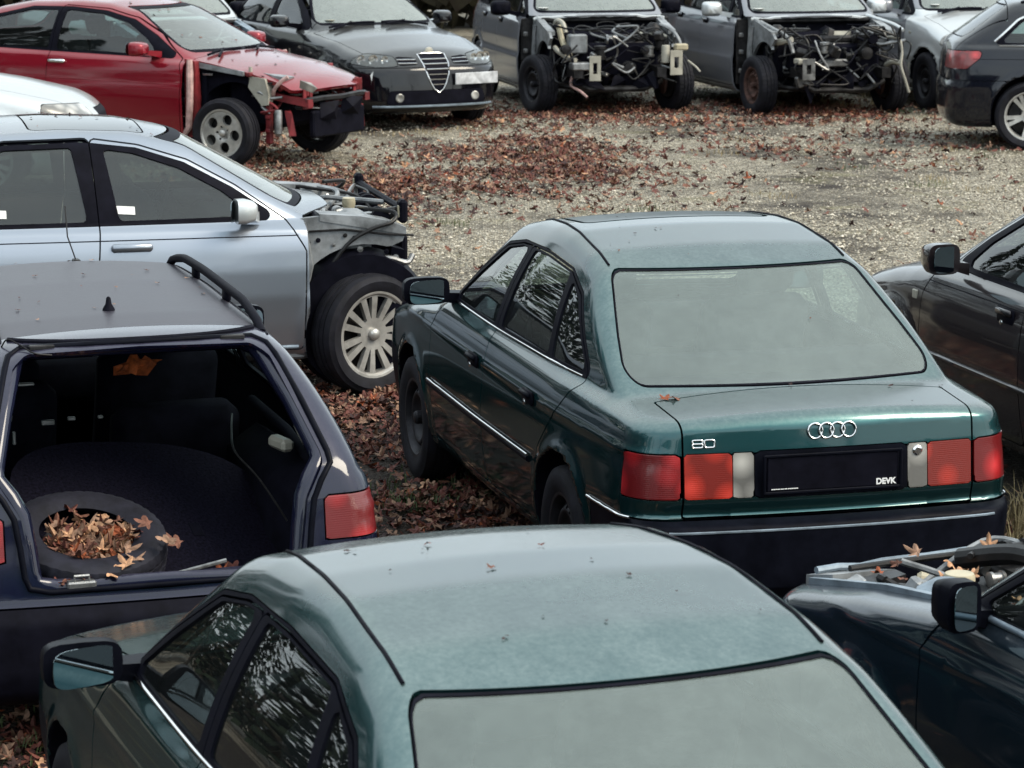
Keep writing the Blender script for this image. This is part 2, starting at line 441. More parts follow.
    def _edge(s, A, B, d):
        lo, hi = np.minimum(A, B), np.maximum(A, B)
        key = lo.astype(np.int64) * 10_000_000 + hi
        u, inv = np.unique(key, return_inverse=True)
        a, b = (u // 10_000_000).astype(int), (u % 10_000_000).astype(int)
        # reuse points made earlier for the same edge and iso
        t = d[a] / (d[a] - d[b])
        p = s.V[a] + (s.V[b] - s.V[a]) * t[:, None]
        n = s.N[a] + (s.N[b] - s.N[a]) * t[:, None]; n /= np.linalg.norm(n, axis=1, keepdims=True) + 1e-12
        base = len(s.V); s.V = np.concatenate([s.V, p]); s.N = np.concatenate([s.N, n])
        return base + inv.ravel()
    def cut(s, T, dfun, gap=.006):
        a, rest = s.split(T, dfun, -gap / 2)
        if gap > 0: _, rest = s.split(rest, dfun, gap / 2)
        return a, rest
    def emit(s, name, T, mat, parent, side=0, lip=.012, off=0., weld=True):
        """side 0: whole width as one mesh; 1 left; -1 right"""
        if len(T) == 0: return None
        if side == 0 and np.abs(s.V[T, 1]).min() > 2e-3:      # two separate pieces, one each side
            s.emit(name, T, mat, parent, -1, lip, off); side = 1
        u, inv = np.unique(T, return_inverse=True); t = inv.reshape(T.shape)
        V, N = s.V[u].copy(), s.N[u].copy()
        V = V + N * off
        if side == -1:
            V[:, 1] *= -1; N[:, 1] *= -1; t = t[:, ::-1]
        if side == 0:
            n = len(V); seam = np.abs(V[:, 1]) < 2e-3; V[seam, 1] = 0; N[seam, 1] = 0
            mp = np.arange(n) + n; mp[seam] = np.arange(n)[seam]
            V = np.concatenate([V, V * (1, -1, 1)]); N = np.concatenate([N, N * (1, -1, 1)])
            t = np.concatenate([t, mp[t][:, ::-1]])
            u2, inv = np.unique(t, return_inverse=True); t = inv.reshape(t.shape); V, N = V[u2], N[u2]
        # weld coincident points so that only real borders get a lip
        key = np.round(V * 1e5).astype(np.int64)
        _, first, inv2 = np.unique(key, axis=0, return_index=True, return_inverse=True)
        t = inv2.ravel()[t]; V, N = V[first], N[first]
        ok = (t[:, 0] != t[:, 1]) & (t[:, 1] != t[:, 2]) & (t[:, 0] != t[:, 2]); t = t[ok]
        if lip:
            e = np.concatenate([t[:, [0, 1]], t[:, [1, 2]], t[:, [2, 0]]])
            k = np.sort(e, 1); kk = k[:, 0].astype(np.int64) * 10_000_000 + k[:, 1]
            _, i, c = np.unique(kk, return_index=True, return_counts=True)
            be = e[i[c == 1]]
            a, b = be[:, 0], be[:, 1]; base = len(V)
            ed = V[b] - V[a]; nn = np.cross(ed, N[a] + N[b]); nn /= np.linalg.norm(nn, axis=1, keepdims=True) + 1e-12
            m = len(be)
            V = np.concatenate([V, V[a], V[b], V[b] - N[b] * lip, V[a] - N[a] * lip]); N = np.concatenate([N, nn, nn, nn, nn])
            r = np.arange(m)
            t = np.concatenate([t, np.stack([base + r, base + 3 * m + r, base + 2 * m + r], 1), np.stack([base + r, base + 2 * m + r, base + m + r], 1)])
        return mesh_obj(name, V, t, mat, parent, N)

def largest(B, T):
    """the largest connected piece of a set of triangles"""
    if len(T) == 0: return T
    _, inv = np.unique(np.round(B.V[T.ravel()] * 1e5).astype(np.int64), axis=0, return_inverse=True)
    t = inv.reshape(-1, 3); lab = np.arange(inv.max() + 1)
    for _ in range(400):
        m = lab[t].min(1); new = lab.copy()
        for k in range(3): np.minimum.at(new, t[:, k], m)
        new = new[new]
        if (new == lab).all(): break
        lab = new
    g = lab[t[:, 0]]; u, c = np.unique(g, return_counts=True)
    return T[g == u[np.argmax(c)]]
def poly_sdf(px, pz, poly, rad=.03):
    """signed distance to a polygon with its corners rounded"""
    P = np.array(poly, float); n = len(P)
    if rad:
        # inset every edge by rad, then grow back
        area = sum(P[i][0] * P[(i + 1) % n][1] - P[(i + 1) % n][0] * P[i][1] for i in range(n))
        if area < 0: P = P[::-1]
        Q = []
        for i in range(n):
            a, b, c = P[i - 1], P[i], P[(i + 1) % n]
            d1 = (b - a) / np.linalg.norm(b - a); d2 = (c - b) / np.linalg.norm(c - b)
            n1 = np.array([-d1[1], d1[0]]); n2 = np.array([-d2[1], d2[0]])
            k = 1 + n1 @ n2
            Q.append(b + (n1 + n2) * rad / max(k, .2))
        P = np.array(Q)
    d = np.full(px.shape, 1e9); s = np.ones(px.shape)
    for i in range(n):
        a, b = P[i], P[i - 1]
        ex, ez = b - a; wx, wz = px - a[0], pz - a[1]
        t = np.clip((wx * ex + wz * ez) / (ex * ex + ez * ez), 0, 1)
        d = np.minimum(d, (wx - ex * t) ** 2 + (wz - ez * t) ** 2)
        c1, c2, c3 = pz >= a[1], pz < b[1], ex * wz > ez * wx
        s = np.where((c1 & c2 & c3) | (~c1 & ~c2 & ~c3), -s, s)
    return s * np.sqrt(d) - rad
def side_d(poly, rad=.03, ymin=.3):
    return lambda x, y, z: np.maximum(poly_sdf(x, z, poly, rad), ymin - y)
def yz_d(half, rad=.03, xmin=-9, xmax=9):
    """half: polyline of (y,z) for y>=0, bottom to top; mirrored to a closed polygon"""
    poly = [(y, z) for y, z in half] + [(-y, z) for y, z in half[::-1]]
    return lambda x, y, z: np.maximum(np.maximum(poly_sdf(y, z, poly, rad), x - xmax), xmin - x)
def box_d(x0=-9, x1=9, y0=-9, y1=9, z0=-9, z1=9):
    return lambda x, y, z: np.maximum.reduce([x0 - x, x - x1, y0 - y, y - y1, z0 - z, z - z1])
def dmax(*fs): return lambda x, y, z: np.maximum.reduce([f(x, y, z) for f in fs])
def dneg(f): return lambda x, y, z: -f(x, y, z)
# ------------------------------------------------------------------ place in the yard
def ground_z(y):
    t = max(0., y - 20.)
    return -.02 * t * t / (t + 2.)
def place(root, X, Y, yaw, dz=0.):
    sl = (ground_z(Y + .5) - ground_z(Y - .5))
    m = Matrix.Translation((X, Y, ground_z(Y) + dz)) @ Matrix.Rotation(math.atan(sl), 4, 'X') @ Matrix.Rotation(R(yaw), 4, 'Z')
    sc = root.scale.copy()
    root.matrix_world = m @ Matrix.Diagonal((sc.x, sc.y, sc.z, 1))
    return root

# ------------------------------------------------------------------ wheels
_wheels = {}
def tyre_mesh(Rr, rr, w, tread=True):
    prof = [(rr - .012, -w * .40), (rr + .004, -w * .44), (rr + .03, -w * .49), ((Rr + rr) / 2 + .01, -w * .515), (Rr - .03, -w * .485), (Rr - .010, -w * .435),
            (Rr - .003, -w * .34), (Rr - .001, -w * .22), (Rr - .009, -w * .215), (Rr - .009, -w * .175), (Rr, -w * .17), (Rr, -w * .05), (Rr - .009, -w * .045), (Rr - .009, -.0)]
    prof = prof + [(r, -h) for r, h in prof[-2::-1]]
    n = len(prof)
    def wob(i, k):
        j = min(i, n - 1 - i)
        if j in (5, 6, 7) and k % 3 == 0: return -.004
        if j in (10, 11) and (k + (i > n / 2)) % 4 == 0: return -.004
        return 0
    return MB().lathe(prof, axis='y', seg=132, wob=wob if tread else None, caps=False).mesh('tyre', M['rubber'], 40)
def rim_mesh(rr, w, style, matname):
    """dished disc with its openings clipped out, plus the rim barrel"""
    b = MB()
    wo = w * .42
    b.lathe([(rr - .035, -wo + .01), (rr - .03, wo - .06), (rr - .022, wo - .012), (rr - .012, wo), (rr + .006, wo + .003), (rr + .008, wo - .008), (rr + .002, -wo)], axis='y', seg=64, caps=False)
    me = b.mesh('rim', M[matname], 40)
    nr, na = 40, 240
    rs = np.linspace(.012, rr - .012, nr); an = np.arange(na) * 2 * np.pi / na
    RR, AA = np.meshgrid(rs, an, indexing='ij')
    dish = {'steel': (.045, .02), 'multi': (.02, .0), 'five': (.015, .0), 'double': (.03, 0)}[style]
    q = RR / rr
    Yd = wo - .012 - dish[0] * (1 - q) ** 1.3
    if style == 'steel': Yd = wo - .05 + .035 * np.exp(-((q - .62) / .16) ** 2) - .03 * np.exp(-(q / .22) ** 2)
    if style == 'five': Yd = wo - .012 - .03 * np.exp(-((q - .0) / .25) ** 2)
    V = np.stack([RR * np.cos(AA), Yd, -RR * np.sin(AA)], -1).reshape(-1, 3)
    i, j = np.meshgrid(np.arange(nr - 1), np.arange(na), indexing='ij'); i = i.ravel(); j = j.ravel(); j2 = (j + 1) % na
    Q = np.stack([i * na + j, i * na + j2, (i + 1) * na + j2, (i + 1) * na + j], 1)
    T = np.concatenate([Q[:, [0, 2, 1]], Q[:, [0, 3, 2]]])
    dum = Body.__new__(Body); dum.V = V; e = 1e-3
    dr = np.gradient(Yd, rs, axis=0)
    N = np.stack([-dr * np.cos(AA), np.ones_like(AA), dr * np.sin(AA)], -1).reshape(-1, 3); dum.N = N / np.linalg.norm(N, axis=1, keepdims=True)
    def hole(x, y, z):
        r = np.hypot(x, z); a = np.arctan2(-z, x)
        if style == 'five':
            k = 2 * np.pi / 5; aa = (a + k / 2) % k - k / 2
            d = np.hypot(r * np.cos(aa) - rr * .60, r * np.sin(aa)) - rr * .222
            k2 = (a + k) % k - k / 2
            return np.minimum(d, np.hypot(r * np.cos(k2) - rr * .26, r * np.sin(k2)) - .011)
        if style == 'multi':
            n = 7; k = 2 * np.pi / n; aa = (a + k / 2) % k - k / 2
            sp = .044 * rr + .009 * (r / rr)
            l = np.abs(r * np.sin(np.abs(aa) - k * .21)); l2 = 9 + 0 * l
            spoke = l - sp * .9
            edge = np.maximum(rr * .36 - r, r - rr * .89)
            return np.maximum(edge, -spoke) + 0.002
        if style == 'double':
            n = 5; k = 2 * np.pi / n; aa = (a + k / 2) % k - k / 2
            spoke = np.abs(r * np.sin(np.abs(aa) - .115 - .05 * r / rr)) - .014 - .006 * r / rr
            edge = np.maximum(rr * .30 - r, r - rr * .90)
            return np.maximum(edge, -spoke)
        n = 16; k = 2 * np.pi / n; aa = (a + k / 2) % k - k / 2
        return np.hypot((r * np.cos(aa) - rr * .72) * 1.0, r * np.sin(aa)) - rr * .075
    _, keep = Body.split(dum, T, hole)
    o = Body.emit(dum, 'rimdisc', keep, M[matname], None, 1, lip=.028)
    bm = bmesh.new(); bm.from_mesh(me); bm.from_mesh(o.data)
    dm = o.data; bpy.data.objects.remove(o); bpy.data.meshes.remove(dm)
    # hub cap
    t = MB().lathe([(.001, wo + .002), (.026, wo), (.032, wo - .01), (.034, wo - .06)], axis='y', seg=24)
    tm = t.mesh('cap', M[matname]); bm.from_mesh(tm); bpy.data.meshes.remove(tm)
    bm.to_mesh(me); bm.free()
    me.polygons.foreach_set('use_smooth', np.ones(len(me.polygons), bool)); me.set_sharp_from_angle(angle=R(38))
    return me
def drum_mesh(rr, w):
    wo = w * .42
    return MB().lathe([(rr * .80, -wo), (rr * .80, wo - .095), (rr * .72, wo - .09), (rr * .3, wo - .085), (.03, wo - .075), (.02, wo - .03)], axis='y', seg=40).mesh('wheel', M['dmetal'])
def wheel(root, x, y, Rr=.31, rr=.205, w=.2, style='steel', mat='steelw', steer=0., z=None, tread=True, roll=None):
    key = (Rr, rr, w, style, mat, tread)
    if key not in _wheels: _wheels[key] = (drum_mesh(rr, w), tyre_mesh(Rr, rr, w, tread), rim_mesh(rr, w, style, mat))
    d, t, r = _wheels[key]
    o = link(bpy.data.objects.new('wheel', d), root)
    o.location = (x, y, Rr - .012 if z is None else z)
    ro = roll if roll is not None else random.uniform(0, 6)
    o.rotation_euler = (0, ro, (0 if y > 0 else math.pi) + R(steer)); o.rotation_mode = 'XYZ'
    link(bpy.data.objects.new('tyre', t), o); link(bpy.data.objects.new('rim', r), o)
    return o

# ------------------------------------------------------------------ whole cars
def text_mesh(name, txt, size, depth=.001, bold=.0):
    cu = bpy.data.curves.new(name, 'FONT'); cu.body = txt; cu.size = size; cu.extrude = depth; cu.offset = bold
    cu.align_x = 'CENTER'; cu.align_y = 'CENTER'
    o = bpy.data.objects.new(name, cu); COL.objects.link(o)
    dg = bpy.context.evaluated_depsgraph_get(); me = bpy.data.meshes.new_from_object(o.evaluated_get(dg))
    bpy.data.objects.remove(o); bpy.data.curves.remove(cu); me.name = name
    return me

def build_car(S, name, label, cat, paintm, group=None, h=.025, glassm='glass', wsm='wsglass', rwm='wsglass', interior=True):
    """S: shape and panel lines.  Returns root, body, dict of part objects"""
    root = thing(name, label, cat, group=group)
    B = Body(S); T = B.build(h)
    pm = M[paintm]; parts = {}
    def arch(x, y, z):
        d = np.full(x.shape, 9.)
        for (ax, az, ar) in S['arches']: d = np.minimum(d, np.hypot(x - ax, z - az) - ar - .004)
        return d
    Tarch, T = B.split(T, arch)
    for q in S.get('remove', ()):
        _, T = B.split(T, q); _, Tarch = B.split(Tarch, q)
    Tline = [Tarch]
    # windscreen and rear window with their black surrounds
    scr = []
    for nm, q, mt, sw in (('windscreen', S.get('ws'), wsm, .022), ('rear_window', S.get('rw'), rwm, .006)):
        if q is None: continue
        a, T = B.cut(T, q, .004); g, seal = B.cut(a, q, 0) if False else B.split(a, q, -sw)
        scr.append((nm, g, seal, mt)); Tline.append(seal)
    # side windows
    Tdlo, T = B.cut(T, S['dlo'], .003) if 'dlo' in S else (T[:0], T)
    wins = []
    for q, di in S.get('windows', ()):
        g, Tdlo = B.split(Tdlo, q); wins.append((g, di))
    pan = []
    for p in S.get('panels', ()):
        nm, q, mt, mode, gap = p[:5]
        if len(T) == 0: continue
        a, T = B.cut(T, q, gap); pan.append((nm, a, mt, mode, p[5] if len(p) > 5 else .012)); Tline.append(a)
    drs = []
    for nm, q in S.get('doors', ()):
        a, T = B.cut(T, q, .008); a = largest(B, a); t, Tdlo = B.cut(Tdlo, q, .006); drs.append((nm, a, t)); Tline += [a, t]
    Tline += [T, Tdlo]
    for nm, a, mt, mode, lip in pan:
        if mode == 'both': parts.setdefault(nm, []).append(B.emit(nm, a, M[mt or paintm], root, 0, lip))
        else:
            for sd in ((1, -1) if mode == 'side' else (mode,)): parts.setdefault(nm, []).append(B.emit(nm, a, M[mt or paintm], root, sd, lip))
    for nm, g, seal, mt in scr:
        o = B.emit(nm, g, M[mt], root, 0, 0, -.004); parts[nm] = o
        B.emit('window_seal', seal, M['trim'], o, 0, .01)
    dob = []
    for nm, a, t in drs:
        pr = {}
        for sd in (1, -1):
            o = B.emit(nm, a, pm, root, sd, .014); pr[sd] = o
            B.emit('window_frame', t, M['trim'], o, sd, .012)
        dob.append(pr)
    for g, di in wins:
        for sd in (1, -1): B.emit('window', g, M[glassm], dob[di][sd] if di is not None else root, sd, 0, -.007)
    parts['doors'] = dob
    if len(Tdlo): B.emit('pillar_trim', Tdlo, M['trim'], root, 0, .012)
    parts['body'] = B.emit('body_shell', T, pm, root, 0, .012)
    if len(Tarch):
        xm = (S['arches'][0][0] + S['arches'][1][0]) / 2
        for q in B.split(Tarch, box_d(x0=xm)): B.emit('wheel_arch_liner', q, M['lining'], root, 0, 0)
    L = np.concatenate(Tline)
    for q in S.get('unlined', ()): _, L = B.split(L, q)
    B.emit('cabin_lining', L, M['lining'], root, 0, 0, -.028)
    if interior: cabin(root, S, **S.get('cabin', {}))
    return root, B, parts
def seat(root, x, y, w=.50, zc=.36, hb=.60, mat='seat', head=True, nm='front_seat', lean=.38):
    b = MB(); b.box((x + .12, y, zc), (.52, w, .15), .05, (0, -.12, 0))
    b.box((x - .22, y, zc + .36), (.14, w * .96, hb + .02), .055, (0, -lean, 0))
    if head: b.box((x - .22 - .5 * hb * math.sin(lean) - .11, y, zc + .36 + hb * .5 * math.cos(lean) + .13), (.09, w * .50, .17), .04, (0, -lean * .7, 0))
    o = b.build(nm, M[mat], root, 60); return o
def cabin(root, S, fx=2.25, rx=1.3, zc=.40, mat='seat', dash=2.85, zd=.86, yw=.60, wheel_y=.34, rear=True, shelf=None, front=True):
    if front:
        for s in (1, -1): seat(root, fx, s * .36, mat=mat, zc=zc)
    if rear:
        b = MB(); b.box((rx + .1, 0, zc), (.5, yw * 2, .17), .05); b.box((rx - .22, 0, zc + .33), (.15, yw * 2, .58), .06, (0, -.4, 0))
        b.build('rear_seat', M[mat], root, 60)
    b = MB(); b.box((dash, 0, zd - .10), (.42, yw * 2 + .06, .20), .06, (0, .12, 0)); b.box((dash - .16, wheel_y, zd + .015), (.2, .36, .06), .03)
    b.build('dashboard', M['trim'], root, 60)
    b = MB(); c = Vector((dash - .38, wheel_y, zd - .06)); m = Matrix.Rotation(-1.15, 3, 'Y')
    b.tube([c + m @ Vector((.185 * math.cos(a), .185 * math.sin(a), 0)) for a in [k * math.pi / 12 for k in range(24)]], .015, 8, True)
    b.box(c, (.12, .14, .05), .02, (0, -1.15, 0)); b.tube([c + m @ Vector((0, -.17, 0)), c + m @ Vector((0, .17, 0))], .014, 6); b.tube([c, c + Vector((.3, 0, -.08))], .03, 8)
    b.build('steering_wheel', M['trim'], root, 50)
    if shelf: MB().box((shelf[0], 0, shelf[1]), (shelf[2], yw * 2 + .06, .02), .008).build('parcel_shelf', M['carpet'], root)

def handle(B, door, x, z, sd, mat, w=.17, hgt=.035, style='bar'):
    p = B.y_at(x, z); n = B.nrm(p)
    c = p + n * .012; c[1] *= sd
    b = MB()
    if style == 'bar':
        b.box((c[0], c[1], c[2]), (w, .028, hgt), .012)
        b.build('handle', M[mat], door, 60)
    else:                                   # recessed flap with a dark cup
        b.box((c[0], c[1] - sd * .008, c[2]), (w, .016, hgt * 2.0), .007); b.build('handle', M['trim'], door, 60)
        MB().box((c[0], c[1] + sd * .006, c[2] + hgt * .45), (w * .9, .02, hgt * .8), .008).build('handle', M[mat], door, 60)
        MB().lathe([(.001, .006), (.012, .004), (.014, 0)], (c[0] + w * .2, c[1] - sd * .002, c[2] - hgt * .9), 'y' , 14).build('lock', M['chrome'], door)
def mirror(root, p, sd, mat, sz=(.10, .20, .125), arm=.10):
    """door mirror: shell, glass facing back"""
    x, y, z = p; b = MB()
    hx, hy, hz = sz[0] / 2, sz[1] / 2, sz[2] / 2
    pts = []
    for (fx, k) in ((-hx, 1.0), (-hx * .2, 1.0), (hx * .7, .80), (hx, .55)):
        for a in range(20):
            t = a * math.pi / 10; c, s_ = math.cos(t), math.sin(t)
            pts.append((x + fx, y + math.copysign(abs(c) ** .5, c) * hy * k, z + math.copysign(abs(s_) ** .5, s_) * hz * k))
    b.hull(pts)
    b.hull([(x + dx * .04, y - sd * hy * .6, z - hz * .5 + dz * .02) for dx in (-1, 1) for dz in (-1, 1)] + [(x + .05 + dx * .05, y - sd * (hy + arm), z - hz * .9 + dz * .03) for dx in (-1, 1) for dz in (-1, 1)])
    o = b.build('mirror', M[mat], root, 40)
    pts = [(x - hx - .0025 + dx, y + math.copysign(abs(math.cos(t)) ** .5, math.cos(t)) * hy * .88, z + math.copysign(abs(math.sin(t)) ** .5, math.sin(t)) * hz * .86) for dx in (0, .002) for t in [a * math.pi / 10 for a in range(20)]]
    m_ = Matrix.Rotation(R(16 * sd), 3, 'Z'); c_ = Vector((x - hx * .8, y, z))          # glass swung in towards the driver
    MB().hull([c_ + m_ @ (Vector(p_) - Vector((x - hx, y, z))) + Vector((-.012 - hy * .18, 0, 0)) for p_ in pts]).build('mirror_glass', M['mirror'], o, 40)
    return o
def strip(B, root, nm, mat, f, n=30, r=.006, sides=(1, -1), seg=6, off=.0):
    """moulding laid along the skin: f(t) gives the point in the skin for t in 0..1"""
    pts = []
    for i in range(n + 1):
        p = f(i / n); pts.append(np.array(p) + B.nrm(p) * off)
    for sd in sides:
        MB().tube([(p[0], p[1] * sd, p[2]) for p in pts], r, seg).build(nm, M[mat], root, 60)
def overlay(B, T, q, nm, mat, root, sides=(1, -1), off=.012, lip=.014):
    a, _ = B.split(T, q)
    return [B.emit(nm, a, M[mat], root, sd, lip, off) for sd in sides]
def wipers(B, root, x, z0, ys, ln, mat='trim'):
    for y, dy in ys:
        b = MB()
        pts = []
        for i in range(9):
            yy = y + dy * i / 8; xx = x - .10 * yy * yy - .02 * math.sin(i / 8 * 3.1)
            p = B.z_at(xx, yy); pts.append(p + np.array((0, 0, .02)))
        b.tube(pts, .012, 6)
        b.tube([pts[0] + np.array((.12, 0, -.01)), pts[4] + np.array((0, 0, .012))], .012, 6)
        b.build('wiper', M[mat], root)

def tyre_arc(ax, az, r, a0, a1, n=14):
    return [(ax + r * math.cos(R(a0 + (a1 - a0) * i / n)), az + r * math.sin(R(a0 + (a1 - a0) * i / n))) for i in range(n + 1)]
def bracket(nm, mat, root, c, w, hgt, t=.012, hole=.35, rot=(0, 0, 0)):
    """sheet bracket with a slot through it, its face towards +x"""
    b = MB(); o = []
    hw, hh = w / 2, hgt / 2; iw, ih = hw * hole, hh * hole * 1.25
    for (y0, y1, z0, z1) in ((-hw, hw, ih, hh), (-hw, hw, -hh, -ih), (-hw, -iw, -ih, ih), (iw, hw, -ih, ih)):
        b.box((0, (y0 + y1) / 2, (z0 + z1) / 2), (t, y1 - y0, z1 - z0), .002)
    b.box((-.05, hw - t / 2, 0), (.10, t, hgt * .8), .002)
    ob = b.build(nm, M[mat], root); ob.location = c; ob.rotation_euler = rot
    return ob
def hoses(root, rnd, n, box, rad=(.008, .022), mats=('blackhose', 'blackhose', 'dmetal', 'metal'), nm='hose', reach=.35):
    (x0, x1), (y0, y1), (z0, z1) = box
    for i in range(n):
        p = Vector((rnd.uniform(x0, x1), rnd.uniform(y0, y1), rnd.uniform(z0, z1))); pts = [p]
        for k in range(rnd.randint(2, 4)):
            p = p + Vector((rnd.uniform(-1, 1) * .6, rnd.uniform(-1, 1), rnd.uniform(-1, .8) * .8)) * reach
            p = Vector((min(max(p.x, x0), x1), min(max(p.y, y0), y1), min(max(p.z, z0), z1))); pts.append(p)
        MB().curve(pts, rnd.uniform(*rad), 7, 5).build(nm, M[rnd.choice(mats)], root)
def lumps(root, rnd, n, box, size=(.05, .16), mats=('dmetal',), nm='engine_part'):
    (x0, x1), (y0, y1), (z0, z1) = box
    for i in range(n):
        b = MB(); c = (rnd.uniform(x0, x1), rnd.uniform(y0, y1), rnd.uniform(z0, z1)); s_ = rnd.uniform(*size)
        if rnd.random() < .5: b.box(c, (s_, s_ * rnd.uniform(.5, 1.8), s_ * rnd.uniform(.5, 1.5)), .012, (rnd.uniform(-.5, .5), rnd.uniform(-.5, .5), rnd.uniform(-.6, .6)))
        else:
            ax = rnd.choice('xyz'); r = s_ * .45
            b.lathe([(.002, -s_ * .5), (r, -s_ * .5), (r * 1.05, -s_ * .3), (r * .8, -s_ * .28), (r * .8, s_ * .2), (r, s_ * .25), (r, s_ * .45), (.3 * r, s_ * .5)], c, ax, 18)
        b.build(nm, M[rnd.choice(mats)], root)
def copy_tree(o, parent=None, skip=()):
    c = o.copy(); COL.objects.link(c)
    if parent is not None: c.parent = parent; c.matrix_parent_inverse = o.matrix_parent_inverse.copy()
    for ch in list(o.children):
        if ch.name.split('.')[0] not in skip: copy_tree(ch, c, skip)
    return c

# ================================================================== teal saloon with the "80" badge
A_INS = [(.15, .09), (.30, .03), (.45, .008), (.58, 0), (.72, .008), (.85, .028), (.93, .055), (1.1, .10)]
M['roofpanel'] = paint('tree_darkened_sunroof', (.010, .026, .030), .3, .3, coat=.3, dust_sheen=.06, dust_sheen_col=(.2, .24, .23))  # trees mirrored in the roof front, put in as a darker colour
S80 = dict(L=4.40, W=.86, H=1.44, z0=.19, xmid=1.95, kx=.11,
    prof=[(-.3, .915), (.10, .935), (.48, .962), (.53, .968), (1.22, 1.335), (1.45, 1.394), (1.80, 1.432), (2.05, 1.430), (2.35, 1.408), (2.56, 1.372), (3.14, .965), (3.20, .945), (3.7, .875), (4.15, .785), (4.45, .70)], prof_sm=.055,
    plan=[(-.1, .72), (.05, .755), (.25, .79), (.6, .81), (1.1, .838), (2.2, .8475), (3.4, .838), (3.9, .81), (4.4, .76)],
    ins=A_INS, belt=[(0, .915), (1, .93), (3, .93), (4.4, .90)],
    gb=[(0, .69), (.7, .705), (1.3, .755), (2.2, .775), (2.9, .765), (3.3, .74)], gr=[(0, .50), (1.0, .55), (1.4, .572), (2.0, .59), (2.5, .575), (3.0, .51)], zr=1.33, bulge=.022,
    rear=[(.15, .14), (.22, .05), (.28, .005), (.34, 0), (.50, 0), (.525, .012), (.545, .085), (.565, .088), (.615, .070), (.80, .085), (.88, .095), (.93, .12), (1.0, .2)], rc=.09, kr=.15,
    front=[(.15, 4.25), (.3, 4.37), (.5, 4.38), (.56, 4.34), (.8, 4.28), (.9, 4.2)], fc=.14, kf=.2,
    crx=[0, .6, 1.4, 2.5, 3.2, 4.4], cry=[.06, .06, .075, .085, .08, .08], ktx=[0, .5, .8, 1.2, 2.6, 3.0, 3.3], kty=[.045, .05, .055, .06, .06, .055, .06],
    arches=[(.97, .31, .335), (3.52, .31, .335)], ywell=.52, crease=[(.795, .018, .007)],
    ws=yz_d([(.68, .955), (.59, 1.13), (.49, 1.335)], .05, 2.4, 3.3), rw=yz_d([(.655, .968), (.605, 1.12), (.522, 1.330)], .06, .2, 1.5),
    dlo=side_d([(3.02, .945), (2.78, 1.12), (2.52, 1.275), (2.30, 1.312), (1.95, 1.322), (1.55, 1.300), (1.30, 1.235), (.93, .995), (.92, .945)], .03),
    windows=[(side_d([(2.93, .965), (2.72, 1.11), (2.48, 1.255), (2.30, 1.288), (2.20, 1.292), (2.20, .965)], .02), 0),
             (side_d([(2.10, .965), (2.10, 1.296), (1.92, 1.298), (1.55, 1.278), (1.41, .965)], .02), 1),
             (side_d([(1.36, .965), (1.485, 1.262), (1.32, 1.205), (1.0, 1.0), (.99, .965)], .015), 1)],
    doors=[('front_door', side_d([(3.10, .27), (3.13, .80), (3.03, .93), (2.775, 1.105), (2.505, 1.262), (2.30, 1.298), (2.15, 1.306), (2.15, .27)], .02)),
           ('rear_door', side_d([(2.15, .27), (2.15, 1.306), (1.95, 1.309), (1.55, 1.288), (1.31, 1.222), (.95, .985), (.93, .92), (1.25, .62), (1.40, .27)], .02))],
    panels=[('tail_lamp', box_d(x1=.27, y0=.594, z0=.625, z1=.80), 'redlens', 'side', .006),
            ('tail_lamp', box_d(x1=.30, y0=.395, y1=.583, z0=.625, z1=.80), 'orangelens', 'side', .003),
            ('reversing_lamp', box_d(x1=.30, y0=.31, y1=.395, z0=.625, z1=.80), 'clearlens', 'side', .004),
            ('plate_recess', box_d(x1=.30, y1=.31, z0=.622, z1=.803), 'plastic', 'both', .004),
            ('boot_lid', lambda x, y, z: np.maximum.reduce([y - .585 - .02 * np.clip(x, 0, 1), x - .49 + .10 * y * y, .553 - z]), None, 'both', .008, .02),
            ('rear_bumper', box_d(x1=.60, z0=.1, z1=.549), 'plastic', 'both', .006),
            ('front_bumper', box_d(x0=3.90, z0=.1, z1=.56), 'plastic', 'both', .006),
            ('bonnet', lambda x, y, z: np.maximum.reduce([y - .67, 3.17 - .12 * y * y - x, x - 4.16, .6 - z]), None, 'both', .007),
            ('front_wing', side_d([(3.10, .27), (3.13, .80), (3.00, .99), (4.32, .95), (4.30, .27)], .01), None, 'side', .006),
            ('sunroof', lambda x, y, z: np.maximum(poly_sdf(x, y, [(2.00, -.42), (2.42, -.42), (2.42, .42), (2.00, .42)], .05), 1.2 - z), 'roofpanel', 'both', .022, .03)],
    cabin=dict(fx=2.30, rx=1.25, zc=.42, dash=2.9, zd=.90, yw=.60, shelf=(.80, .94, .34)))

